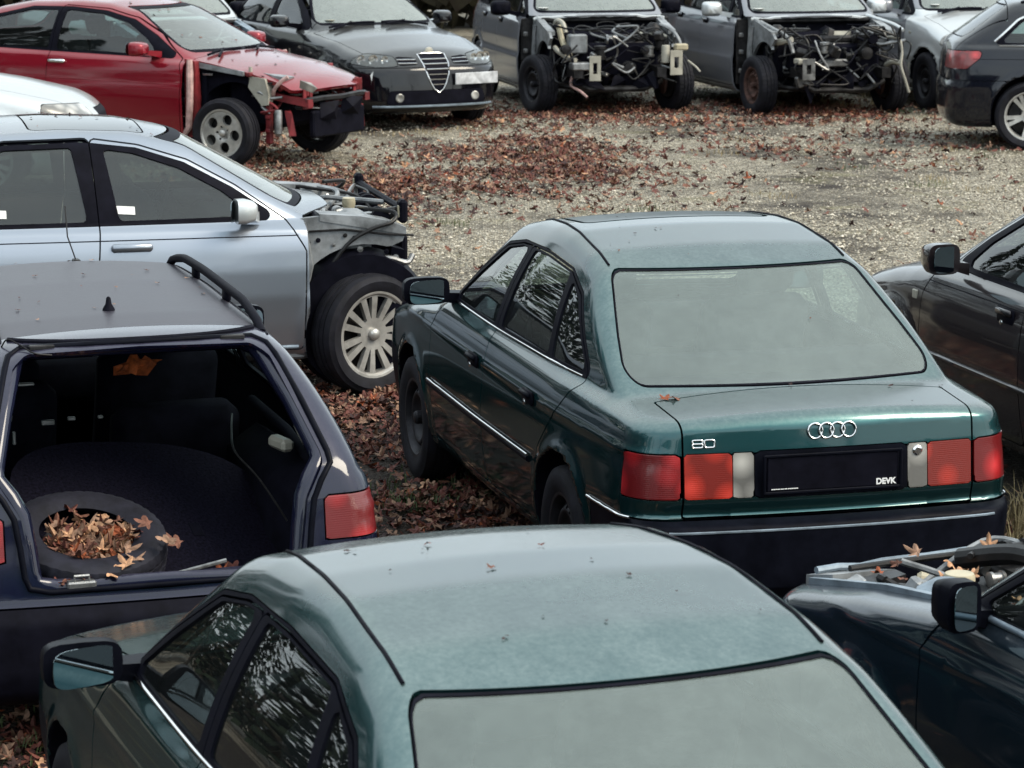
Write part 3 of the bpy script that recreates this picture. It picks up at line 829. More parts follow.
def details_80(root, B, parts, rear=True):
    fd = parts['doors'][0]; rd = parts['doors'][1]
    for sd in (1, -1):
        handle(B, fd[sd], 2.30, .79, sd, 'plastic', .15, .03, 'flap'); handle(B, rd[sd], 1.42, .79, sd, 'plastic', .15, .03, 'flap')
        mirror(root, (2.93, sd * .905, 1.005), sd, 'plastic', (.11, .215, .125), .10)
    # bright strip under the windows, rub strip and its chrome line, sill
    strip(B, root, 'belt_moulding', 'chrome', lambda t: B.y_at(.98 + 2.0 * t, .950), 40, .006)
    strip(B, root, 'rub_strip', 'plastic', lambda t: B.y_at(1.38 + 1.74 * t, .535), 30, .016)
    strip(B, root, 'chrome_line', 'chrome', lambda t: B.y_at(1.38 + 1.74 * t, .553), 30, .0055, off=.009)
    strip(B, root, 'chrome_line', 'chrome', lambda t: B.y_at(.62 - .42 * t, .545), 14, .006, off=.006)
    for x0, x1 in ((1.33, 2.50),):
        strip(B, root, 'roof_moulding', 'trim', lambda t: B.z_at(x0 + (x1 - x0) * t, .512 - .065 * t ** 1.5), 40, .0055, off=.001)
    # bright lip along the top of the rear bumper
    pts = [B.x_rear(y, .512) for y in np.linspace(-.66, .66, 36)]
    MB().tube([p + np.array((-.001, 0, 0)) for p in pts], .0055, 6).build('bumper_lip', M['primer_blue'], root)
    pts = [B.x_rear(y, .30) for y in np.linspace(-.66, .66, 24)]
    # number-plate holder with its frame
    x = B.x_rear(0, .70)[0]
    b = MB(); b.box((x - .002, 0, .712), (.012, .53, .135), .004); b.build('plate_holder', M['trim'], root)
    pl = root.children[-1] if False else None
    b = MB()
    for (y0, z0, w, hh) in ((0, .783, .56, .012), (0, .640, .56, .012), (.276, .712, .012, .15), (-.276, .712, .012, .15)): b.box((x - .008, y0, z0), (.012, w, hh), .003)
    b.build('plate_frame', M['plastic'], root)
    rot = Matrix(((0, 0, -1), (-1, 0, 0), (0, 1, 0))).to_4x4()          # text x -> -y, y -> z, z -> -x
    def put(nm, me, mat, y, z, dx=.010):
        me.materials.append(M[mat]); o = link(bpy.data.objects.new(nm, me), root)
        o.matrix_local = Matrix.Translation((x - dx, y, z)) @ rot; return o
    put('lettering', text_mesh('lettering', 'DEVK', .032, .001, .0012), 'white', -.215, .662)
    put('lettering', text_mesh('lettering', '\u2013\u2013\u2013\u2013 \u2013\u2013\u2013 \u2013\u2013\u2013\u2013\u2013', .016, .001, .001), 'white', .195, .656)
    # four rings
    b = MB()
    for k in range(4):
        y = .0675 - .045 * k; c = B.x_rear(y, .868); n = B.nrm(c); u = Vector((0, -1, 0)); w = Vector(n).cross(u); w.normalize(); c = Vector(c) + Vector(n) * (.004 + .0012 * (k % 2))
        b.tube([c + (u * math.cos(a) + w * math.sin(a)) * .0285 for a in [q * math.pi / 20 for q in range(40)]], .0043, 8, True)
    b.build('ring_emblem', M['chrome'], root)
    # "80" badge, outlined figures
    b = MB()
    def loop(cy, cz, w, hh):
        pts = []
        for q in range(28):
            t = q * math.pi / 14; yy = cy - math.copysign(abs(math.cos(t)) ** .35, math.cos(t)) * w / 2; zz = cz + math.copysign(abs(math.sin(t)) ** .35, math.sin(t)) * hh / 2
            p = B.x_rear(yy, zz); pts.append(p + B.nrm(p) * .004)
        b.tube(pts, .0036, 6, True)
    loop(.530, .8445, .038, .014); loop(.530, .8305, .038, .014); loop(.484, .8375, .038, .028)
    b.build('number_badge', M['chrome'], root)
    # key lock in the right lamp panel
    p = B.x_rear(-.352, .77); MB().lathe([(.001, -.010), (.013, -.010), (.020, -.004), (.021, .004)], p, 'x', 20).build('boot_lock', M['chrome'], root)
    for sd in (1, -1):
        for x in (.97, 3.52): wheel(root, x, sd * .735, .30, .19, .185, 'steel', 'steelw', tread=False)
    return root

c1, B1, P1 = build_car(S80, 'saloon_car', 'complete teal saloon with misted rear window, four-ring emblem and sunroof panel darkened for tree reflections', 'car', 'teal', 'teal saloons', h=.022, glassm='glass', rwm='fogglass')
details_80(c1, B1, P1)
S5 = dict(S80); S5['panels'] = [p for p in S80['panels'] if p[0] != 'sunroof']
c5, B5, P5 = build_car(S5, 'saloon_car', 'teal saloon nearest the camera, only its plain roof, rear window and left side in frame', 'car', 'teal', 'teal saloons', h=.022, glassm='glass', rwm='fogglass')
details_80(c5, B5, P5)
place(c1, 1.24, 11.80, 105.2)
place(c5, .69, 5.76, 109.8)

# ================================================================== dark blue estate without its tailgate
def opening(x, y, z):
    half = [(0, .600), (.40, .600), (.47, .650), (.500, .85), (.57, .965), (.565, 1.0), (.455, 1.30), (.40, 1.335), (0, 1.345)]
    poly = half + [(-a, b) for a, b in half[::-1] if a > 0]
    return np.maximum(poly_sdf(y, z, poly, .04), x - 1.0)
SE = dict(S80); SE.update(H=1.43,
    prof=[(-.3, 1.05), (0, 1.17), (.45, 1.345), (.62, 1.378), (.9, 1.398), (1.6, 1.412), (2.2, 1.400), (2.58, 1.335), (3.14, .965), (3.20, .945), (3.7, .875), (4.15, .785), (4.45, .70)],
    rear=[(.15, .12), (.25, .02), (.32, 0), (.50, 0), (.53, .02), (.555, .05), (.62, .06), (.86, .095), (.95, .13), (1.20, .36), (1.40, .56)], rc=.07, kr=.10, rear_sm=.03,
    gb=[(0, .71), (.7, .735), (1.3, .76), (2.2, .775), (2.9, .765), (3.3, .74)], gr=[(0, .50), (.6, .515), (1.4, .54), (2.0, .55), (2.5, .53), (3.0, .47)], zr=1.33,
    crx=[0, .6, 1.4, 2.5, 3.2, 4.4], cry=[.06, .09, .11, .12, .08, .08], ktx=[0, .5, .8, 1.2, 2.6, 3.0, 3.3], kty=[.05, .05, .06, .07, .075, .06, .06],
    rw=None, remove=[opening], unlined=[lambda x, y, z: opening(x, y, z) - .03],
    dlo=side_d([(3.02, .945), (2.78, 1.12), (2.52, 1.275), (2.30, 1.312), (1.95, 1.322), (1.2, 1.318), (.80, 1.29), (.52, 1.05), (.50, .96)], .03),
    windows=S80['windows'][:2] + [(side_d([(1.30, .97), (1.40, 1.29), (.86, 1.265), (.62, 1.05), (.60, .97)], .02), None)],
    doors=[S80['doors'][0], ('rear_door', side_d([(2.15, .27), (2.15, 1.306), (1.95, 1.309), (1.45, 1.305), (1.30, .92), (1.30, .62), (1.40, .27)], .02))],
    panels=[('tail_lamp', box_d(x1=.26, y0=.558, z0=.70, z1=.855), 'redlens', 'side', .006),
            ('rear_bumper', box_d(x1=.60, z0=.1, z1=.549), 'trim', 'both', .006),
            ('roof_panel', lambda x, y, z: np.maximum.reduce([y - .478, .70 - x, x - 2.50, 1.28 - z]), 'navyroof', 'both', .003),
            ('bonnet', lambda x, y, z: np.maximum.reduce([y - .67, 3.17 - .12 * y * y - x, x - 4.16, .6 - z]), None, 'both', .007)],
    cabin=dict(fx=2.30, rx=1.45, zc=.42, dash=2.9, zd=.90, yw=.58, rear=False, mat='lining'))
c8, B8, P8 = build_car(SE, 'estate_car', 'dark blue estate with its tailgate gone, open boot holding a spare tyre', 'car', 'navy', h=.024)
for sd in (1, -1):
    handle(B8, P8['doors'][0][sd], 2.30, .79, sd, 'plastic', .15, .03, 'flap'); handle(B8, P8['doors'][1][sd], 1.42, .79, sd, 'plastic', .15, .03, 'flap')
    for x in (.97, 3.52): wheel(c8, x, sd * .735, .30, .19, .185, 'steel', 'steelw', tread=False)
    mirror(c8, (2.93, sd * .905, 1.005), sd, 'plastic', (.11, .215, .125))
strip(B8, c8, 'belt_moulding', 'trim', lambda t: B8.y_at(.55 + 2.4 * t, .950), 40, .006)
strip(B8, c8, 'roof_moulding', 'trim', lambda t: B8.z_at(.62 + 1.9 * t, .485 + .01 * math.sin(t * 3)), 40, .005)
# rubber seal and painted frame round the opening
ring = []
half = [(0, .600), (.40, .600), (.465, .615), (.480, .655), (.490, .75), (.505, .85), (.535, .91), (.575, .965), (.572, 1.0), (.52, 1.14), (.465, 1.285), (.445, 1.318), (.40, 1.338), (.2, 1.344), (0, 1.345)]
for y, z in half + [(-a, b) for a, b in half[::-1] if a > 0]:
    p = B8.hit((-.3, y * 1.035, z + (.012 if z > 1.1 else -.004)), (1, 0, 0)); ring.append(p)
MB().tube([p + np.array((-.002, 0, 0)) for p in ring], .011, 8, True).build('boot_seal', M['plastic'], c8, 60)
b = MB(); b.tube([p + np.array((.045, -.03 * np.sign(p[1]) * (abs(p[1]) > .3), -.02 if p[2] > 1.2 else .0)) for p in ring], .034, 8, True); b.build('boot_frame', M['navy'], c8, 60)
b = MB(); b.tube([B8.hit((-.3, y, 1.362), (1, 0, 0)) + np.array((-.004, 0, 0)) for y in np.linspace(-.44, .44, 16)], .012, 6); b.build('gutter_lip', M['trim'], c8)
b = MB()
for y in (-.34, .34): b.box(B8.hit((-.3, y, 1.352), (1, 0, 0)), (.03, .09, .018), .004)
b.build('tailgate_hinge', M['dmetal'], c8)
# latch on the sill, seat-belt fittings, wheel housings, floor
b = MB(); b.box((.085, .305, .612), (.05, .10, .028), .006); b.tube([(.07, .28, .625), (.07, .28, .645), (.07, .33, .645), (.07, .33, .625)], .006, 6); b.build('boot_latch', M['metal'], c8)
b = MB(); b.box((.95, 0, .50), (1.65, 1.24, .04), .01); b.build('boot_floor', M['carpet'], c8)
for sd in (1, -1):
    b = MB(); b.hull([(.25, sd * .66, .50), (.25, sd * .66, .80), (.30, sd * .56, .52), (.30, sd * .58, .78), (.62, sd * .46, .52), (.62, sd * .49, .80), (1.32, sd * .46, .52), (1.32, sd * .49, .80), (1.4, sd * .66, .5), (1.4, sd * .66, .84), (.4, sd * .66, .88), (.75, sd * .60, .90), (1.3, sd * .60, .88)]); b.build('side_trim', M['lining'], c8, 60)
    b = MB(); b.tube([(.45, sd * .60, .90), (.9, sd * .62, .93), (1.5, sd * .63, .93)], .02, 8); b.build('window_ledge', M['lining'], c8, 60)
b = MB(); b.box((.60, -.525, .945), (.13, .05, .045), .012, (0, 0, .2)); b.build('lamp_cover', M['whiteplastic'], c8)
b = MB(); b.curve([(.42, -.50, .70), (.50, -.42, .84), (.62, -.36, .92), (.85, -.40, .95), (1.1, -.46, .96)], .004, 6); b.build('wire', M['dmetal'], c8)
b = MB(); b.tube([(.17, -.22, .635), (.16, -.02, .60), (.15, .02, .59)], .008, 6); b.build('strut_rod', M['metal'], c8)
# grip pieces and hanging things in the dark, front bulkhead of the load space
b = MB(); b.box((1.72, .36, .72), (.16, .50, .62), .06, (0, -.3, 0)); b.box((1.72, -.36, .66), (.16, .50, .5), .06, (0, -.3, 0)); b.build('rear_backrest', M['lining'], c8, 60)
for (x, y, z, sx, sy, sz) in ((1.2, .30, 1.10, .02, .07, .012), (1.1, .36, .92, .012, .012, .05), (1.25, .12, .95, .012, .03, .015), (1.2, .02, .96, .014, .02, .012), (1.3, .2, .93, .012, .05, .02)):
    MB().box((x, y, z), (sx, sy, sz), .003).build('fitting', M['metal'], c8)
# roof rails, aerial base, hanging wire
for sd in (1, -1):
    pts = []
    for i in range(22):
        t = i / 21; x = .66 + 1.62 * t; p = B8.z_at(x, .475); pts.append((p[0], sd * (p[1]), p[2] + .062 * min(1, 5 * min(t, 1 - t)) ** .5 - .01))
    b = MB(); b.tube(pts, .017, 10)
    for t in (.35, .68): x = .66 + 1.62 * t; p = B8.z_at(x, .475); b.box((p[0], sd * p[1], p[2] + .025), (.07, .022, .055), .008)
    b.build('roof_rail', M['trim'], c8, 60)
p = B8.z_at(.98, .02); MB().lathe([(.024, -.004), (.022, .006), (.012, .022), (.008, .045), (.003, .05)], p, 'z', 16).build('aerial_base', M['trim'], c8)
p = B8.z_at(2.30, -.10); MB().box(p, (.05, .03, .02), .005).tube([p, p + np.array((.02, .03, .10)), p + np.array((.06, .03, .22))], .003, 5).build('aerial', M['dmetal'], c8)
p = B8.z_at(.62, .47); MB().curve([p, p + np.array((-.02, -.02, .03)), p + np.array((-.06, -.06, .012)), p + np.array((-.10, -.10, -.01)), p + np.array((-.10, -.16, -.02))], .003, 5).build('wire', M['dmetal'], c8)
MB().box((.50, .530, 1.2), (.02, .012, .10), .004).build('reflector_strip', M['redlens'], c8)
place(c8, -1.15, 10.55, 107.9)

def in_car(car, p):
    return car.matrix_world @ Vector(p)
def aim(o, car, p, rot=(0, 0, 0)):
    o.matrix_world = car.matrix_world @ Matrix.Translation(p) @ (Matrix.Rotation(rot[2], 4, 'Z') @ Matrix.Rotation(rot[1], 4, 'Y') @ Matrix.Rotation(rot[0], 4, 'X'))
    return o
bpy.context.view_layer.update()
# spare tyre lying in the boot
sp = thing('spare_tyre', 'loose spare tyre filled with dry leaves in the open boot', 'tyre')
_k = M['rubber']; M['rubber'] = M['litrubber']; t = link(bpy.data.objects.new('tyre', tyre_mesh(.285, .178, .155)), sp); M['rubber'] = _k; t.rotation_euler = (math.pi / 2, 0, 0)
MB().lathe([(.185, -.06), (.165, -.05), (.160, .0), (.150, -.01), (.09, -.03), (.02, -.03)], (0, 0, 0), 'z', 40).build('rim', M['steelw'], sp)
aim(sp, c8, (.375, .235, .665), (.04, -.33, 0))
# carpeted floor board leaning behind it
fb = thing('boot_floor_board', 'carpeted rounded boot floor board leaning in the open boot', 'floor board')
pts = [(.43 * math.copysign(abs(math.cos(a)) ** .75, math.cos(a)), .50 * math.copysign(abs(math.sin(a)) ** .75, math.sin(a))) for a in [k * math.pi / 20 for k in range(40)]]
MB().prism(pts, -.011, .011, 'xy').build('board', M['carpet'], fb, 40)
MB().box((-.12, -.14, .006), (.085, .05, .016), .006).build('finger_hole', M['lining'], fb)
aim(fb, c8, (.70, -.06, .70), (.12, -.42, .1))
rg = thing('orange_bag', 'crumpled orange bag lying high up in the dark boot', 'bag')
b = MB(); r_ = random.Random(4)
for k in range(5): b.hull([Vector((r_.gauss(0, .03), r_.gauss(0, .06), r_.gauss(0, .035))) + Vector((0, (k - 2) * .035, 0)) for q in range(14)])
b.build('bag', M['orange'], rg, 30); aim(rg, c8, (1.10, -.10, 1.165), (0, .3, .1)); rg.matrix_world = rg.matrix_world @ Matrix.Diagonal((.6, .55, .55, 1))
# ================================================================== large silver saloon, nose stripped; also the brown and the pale saloon
def arch_cut(ax, az, r): return lambda x, z: np.hypot(x - ax, z - az) - r
SA6 = dict(L=4.92, W=.94, H=1.46, z0=.19, xmid=2.2, kx=.14,
    prof=[(-.3, .95), (.10, .99), (.55, 1.035), (.62, 1.05), (1.50, 1.395), (1.9, 1.445), (2.35, 1.458), (2.75, 1.44), (3.05, 1.375), (3.72, 1.0), (3.78, .985), (4.2, .92), (4.6, .83), (4.95, .70)], prof_sm=.07,
    plan=[(-.1, .76), (.1, .80), (.4, .86), (1.1, .905), (2.4, .925), (3.5, .915), (4.1, .89), (4.6, .83), (4.92, .74)],
    ins=[(.15, .09), (.28, .03), (.40, .012), (.55, 0), (.70, .006), (.80, .02), (.84, .028), (.86, .036), (.95, .075), (1.1, .13)], belt=[(0, .95), (1, .96), (3, .945), (4.9, .92)],
    gb=[(0, .70), (.7, .75), (1.4, .80), (2.4, .815), (3.2, .80), (3.6, .76)], gr=[(0, .45), (1.2, .50), (1.7, .56), (2.3, .585), (2.9, .56), (3.4, .48)], zr=1.39, bulge=.03,
    rear=[(.15, .14), (.25, .03), (.35, 0), (.55, 0), (.62, .03), (.85, .05), (.95, .08), (1.0, .14)], rc=.14, kr=.2,
    front=[(.15, 4.78), (.3, 4.89), (.5, 4.90), (.65, 4.86), (.75, 4.78), (.9, 4.6)], fc=.24, kf=.25,
    crx=[0, .6, 1.4, 3.0, 3.8, 4.9], cry=[.06, .07, .12, .12, .09, .12], ktx=[0, .5, .9, 1.4, 3.0, 3.6, 3.9], kty=[.05, .06, .07, .09, .09, .06, .08],
    arches=[(1.12, .33, .355), (3.97, .33, .36)], ywell=.55,
    ws=yz_d([(.68, 1.0), (.60, 1.16), (.48, 1.385)], .06, 2.8, 3.9), rw=yz_d([(.64, 1.05), (.57, 1.20), (.47, 1.385)], .06, .3, 1.7),
    dlo=side_d([(3.50, .958), (3.25, 1.13), (3.0, 1.265), (2.75, 1.345), (2.45, 1.382), (2.05, 1.375), (1.65, 1.30), (1.30, 1.12), (1.12, .99), (1.13, .962)], .03),
    windows=[(side_d([(3.36, .980), (3.19, 1.115), (2.97, 1.238), (2.73, 1.320), (2.57, 1.345), (2.63, .980)], .02), 0),
             (side_d([(2.46, .980), (2.40, 1.356), (2.05, 1.350), (1.68, 1.278), (1.48, 1.17), (1.40, .982)], .02), 1)],
    doors=[('front_door', side_d([(3.60, .26), (3.62, .80), (3.53, .955), (3.27, 1.14), (3.02, 1.278), (2.76, 1.36), (2.50, 1.398), (2.52, .95), (2.46, .26)], .03)),
           ('rear_door', side_d([(2.46, .26), (2.52, .95), (2.50, 1.398), (2.05, 1.392), (1.63, 1.315), (1.28, 1.135), (1.10, .97), (1.42, .65), (1.56, .26)], .03))],
    panels=[('tail_lamp', box_d(x1=.35, y0=.45, z0=.70, z1=.88), 'redlens', 'side', .006),
            ('boot_lid', lambda x, y, z: np.maximum.reduce([y - .60, x - .58 + .14 * y * y, .62 - z]), None, 'both', .008, .02),
            ('rear_bumper', box_d(x1=.76, z0=.1, z1=.60), None, 'both', .006),
            ('headlamp', lambda x, y, z: np.maximum.reduce([.44 - y, z - .755 - .05 * (y - .5), .61 + .06 * (y - .5) - z, 4.42 - x]), 'clearlens', 'side', .006, .03),
            ('grille', box_d(x0=4.5, y1=.30, z0=.30, z1=.70), 'trim', 'both', .006, .02),
            ('front_bumper', box_d(x0=4.33, z0=.1, z1=.62), None, 'both', .006),
            ('bonnet', lambda x, y, z: np.maximum.reduce([y - .70 + .10 * np.clip(x - 4.1, 0, 1), 3.74 - .14 * y * y - x, .6 - z]), None, 'both', .007),
            ('front_wing', side_d([(3.60, .26), (3.62, .80), (3.50, 1.02), (4.95, .98), (4.95, .26)], .01), None, 'side', .006),
            ('sunroof', lambda x, y, z: np.maximum(poly_sdf(x, y, [(2.20, -.43), (2.82, -.43), (2.82, .43), (2.20, .43)], .06), 1.2 - z), 'glasstop', 'both', .010, .02)],
    cabin=dict(fx=2.65, rx=1.60, zc=.44, dash=3.35, zd=.93, yw=.66, shelf=(.98, .99, .4), mat='seatgrey'))
M['glasstop'] = plain('dark_roof_glass', (.02, .022, .024), .06, 0, .1, 5, 0)
S_ = dict(SA6)
xs = 3.63
S_['remove'] = [lambda x, y, z: np.maximum(xs - x, -np.maximum(np.maximum(x - 3.86, .965 - z), y - .72)), lambda x, y, z: np.maximum(4.0 - x, 0 * x - .001)]
S_['unlined'] = [box_d(x0=3.64)]; S_['cabin'] = dict(SA6['cabin'], fx=3.08, rx=1.75, mat='seat')
S_['panels'] = [p for p in SA6['panels'] if p[0] in ('tail_lamp', 'boot_lid', 'rear_bumper', 'sunroof')]
c2, B2, P2 = build_car(S_, 'saloon_car', 'silver saloon with its bonnet, wing and bumper stripped off, paper stickers in the windows', 'car', 'silver', h=.024, glassm='a6glass')
for sd in (1, -1):
    d0, d1 = P2['doors'][0][sd], P2['doors'][1][sd]
    handle(B2, d0, 2.68, .845, sd, 'silver', .22, .045); handle(B2, d1, 1.75, .845, sd, 'silver', .22, .045)
    mirror(c2, (3.28, sd * .98, 1.035), sd, 'pale', (.11, .17, .13), .09)
    wheel(c2, 1.12, sd * .78, .33, .225, .225, 'multi', 'alloy', tread=False)
    wheel(c2, 3.97, sd * .79, .33, .238, .19, 'multi', 'alloy', roll=.4, steer=25, tread=False)
    strip(B2, c2, 'body_line', 'trim', lambda t: B2.y_at(1.4 + 2.18 * t, .892 - .012 * t), 30, .0035, sides=(sd,), off=-.001)
    strip(B2, c2, 'sill_moulding', 'primer_blue', lambda t: B2.y_at(1.62 + 1.95 * t, .275), 20, .012, sides=(sd,))
    for x0, nm in ((2.66, 0), (1.98, 1)):
        b = MB(); p = B2.y_at(x0, 1.035); n = B2.nrm(p); c = p - n * .003
        u = np.array((1., 0, 0)) - n * n[0]; u /= np.linalg.norm(u); v = np.cross(n, u); q = [c + u * sx * .055 + v * (sz * .022 + sx * .004) + n * k for sx in (-1, 1) for sz in (-1, 1) for k in (0, .0015)]
        if sd < 0: b.hull([(a[0], a[1] * sd, a[2]) for a in q]).build('paper_sticker', M['paper'], (d0, d1)[nm])
    # what stands ahead of the door once the wing is off
    y0, y1 = sd * .74, sd * .70
    pl = [(3.60, .95), (3.80, .965), (4.0, .94), (4.13, .905), (4.20, .86), (4.18, .81), (4.12, .785)] + tyre_arc(3.97, .36, .44, 74, 176, 12) + [(3.50, .31), (3.54, .24), (3.63, .24)]
    MB().prism(pl, y0, y1).build('inner_wing', M['primer'], c2, 25)
    b = MB(); b.hull([(x, sd * y, z + dz) for x, z in ((3.72, .965), (3.95, .945), (4.10, .915), (4.20, .875)) for y, dz in ((.745, .008), (.60, .010), (.745, -.03), (.60, -.03))]); b.build('wing_rail', M['primer'], c2, 30)
    b = MB(); b.lathe([(.37, -.17), (.395, -.02), (.385, .06)], (3.95, sd * .62, .38), 'y', 40); b.build('wheel_arch_liner', M['trim'], c2)
    for k in range(9):
        x_, z_ = 3.66 + .06 * k + random.uniform(-.02, .02), .90 - .012 * k - random.uniform(0, .10); MB().lathe([(.002, -.006), (random.uniform(.007, .02), -.004), (.006, .006)], (x_, sd * .745, z_), 'y', 10).build('bolt', M[('dmetal', 'trim', 'metal')[k % 3]], c2)
    MB().tube([(3.66, sd * .745, .88), (3.85, sd * .748, .885), (4.1, sd * .746, .85), (4.24, sd * .744, .84)], .006, 6).build('seam', M['dmetal'], c2)
    b = MB(); b.tube([(3.62, sd * .765, .93), (3.66, sd * .765, .70), (3.60, sd * .775, .45), (3.58, sd * .78, .26)], .022, 6); b.build('door_pillar', M['primer'], c2)
    b = MB(); b.curve([(3.70, sd * .76, .58), (3.86, sd * .775, .80), (4.0, sd * .775, .885), (4.12, sd * .76, .92), (4.14, sd * .70, .965), (4.0, sd * .60, .975)], .011, 8); b.build('cable', M['blackhose'], c2)
    MB().hull([(4.12, sd * .74, .78), (4.19, sd * .74, .76), (4.12, sd * .62, .78), (4.19, sd * .62, .76), (4.11, sd * .72, .66), (4.17, sd * .70, .64), (4.11, sd * .62, .66), (4.17, sd * .62, .64)]).build('bracket', M['trim'], c2)
    b = MB(); b.box((4.21, sd * .60, .955), (.05, .08, .13), .015); b.build('lamp_bracket', M['trim'], c2)
    MB().box((4.205, sd * .612, .955), (.05, .03, .07), .006).build('marker', M['cream'], c2)
    b = MB(); b.box((3.55, sd * .80, .235), (.14, .12, .07), .02); b.build('sill_end', M['primer'], c2)
    b = MB(); b.lathe([(.002, .10), (.04, .10), (.09, .07), (.11, 0), (.11, -.2)], (3.93, sd * .56, .87), 'z', 24); b.build('strut_tower', M['primer'], c2)
    b = MB(); b.curve([(3.97, sd * .50, .33), (4.1, sd * .45, .35), (4.35, sd * .2, .33)], .028, 8); b.build('suspension_arm', M['dmetal'], c2)
    b = MB(); b.tube([(3.97, sd * .60, .40), (3.94, sd * .57, .62), (3.93, sd * .56, .84)], [.045, .05, .06], 12); b.build('strut', M['dmetal'], c2)
    b = MB(); b.curve([(4.02, sd * .72, .70), (4.10, sd * .75, .72), (4.2, sd * .74, .69), (4.24, sd * .72, .73)], .016, 8); b.build('pipe', M['metal'], c2)
    MB().lathe([(.002, -.05), (.02, -.05), (.022, .05), (.002, .05)], (4.06, sd * .73, .69), 'y', 16).build('bush', M['metal'], c2)
b = MB(); b.box((3.74, 0, .70), (.06, 1.36, .52), .02); b.build('bulkhead', M['trim'], c2)
b = MB(); b.box((4.02, 0, .62), (.42, .62, .42), .06); b.box((4.0, 0, .86), (.36, .46, .06), .025); b.build('engine_block', M['trim'], c2, 40)
b = MB(); b.box((4.21, 0, .965), (.04, 1.24, .035), .012); b.box((4.22, 0, .62), (.05, 1.16, .40), .015); b.build('radiator_support', M['trim'], c2)
b = MB(); b.box((4.27, 0, .52), (.06, 1.0, .10), .02); b.build('bumper_beam', M['dmetal'], c2)
r_ = random.Random(3)
hoses(c2, r_, 14, ((3.80, 4.18), (-.58, .58), (.84, .955)), (.007, .018), ('blackhose', 'metal', 'dmetal', 'metal', 'primer'))
lumps(c2, r_, 14, ((3.84, 4.15), (-.58, .58), (.80, .93)), (.06, .14), ('trim', 'dmetal', 'metal', 'primer'))
MB().lathe([(.002, .03), (.035, .03), (.038, 0), (.03, -.04)], (3.95, -.40, .98), 'z', 18).build('filler_cap', M['cream'], c2)
place(c2, -4.83, 16.94, 14.3)

SB = dict(SA6)
c13, B13, P13 = build_car(SB, 'saloon_car', 'dark brown-grey saloon with black door mirror standing right of the teal saloon', 'car', 'brown', h=.028)
for sd in (1, -1):
    handle(B13, P13['doors'][0][sd], 2.68, .845, sd, 'brown', .17, .04, 'flap'); handle(B13, P13['doors'][1][sd], 1.75, .845, sd, 'brown', .17, .04, 'flap')
    mirror(c13, (3.22, sd * 1.0, 1.05), sd, 'brown', (.15, .17, .15), .09)
    for x in (1.12, 3.97): wheel(c13, x, sd * .79, .33, .225, .225, 'multi', 'alloy', tread=False)
    p = B13.y_at(3.66, .775) if False else B13.y_at(3.70, .79); MB().box((p[0], sd * p[1], p[2]), (.055, .014, .045), .004).build('side_repeater', M['whiteplastic'], c13)
    strip(B13, c13, 'body_line', 'trim', lambda t: B13.y_at(1.4 + 2.18 * t, .892 - .012 * t), 24, .003, sides=(sd,), off=-.001)
    strip(B13, c13, 'rub_strip', 'brown', lambda t: B13.y_at(1.6 + 1.95 * t, .53), 24, .016, sides=(sd,))
c13.scale = (1.015, .955, .99)
place(c13, 3.91, 12.29, 107.0)

c9, B9, P9 = build_car(SB, 'saloon_car', 'pale silver car poking its bonnet and clear headlamp in at the left edge', 'car', 'pale', h=.032)
for sd in (1, -1):
    for x in (1.12, 3.97): wheel(c9, x, sd * .79, .33, .225, .225, 'multi', 'alloy', tread=False)
    mirror(c9, (3.28, sd * 1.0, 1.045), sd, 'pale', (.13, .20, .15), .09)
place(c9, -8.25, 26.3, 2.5)

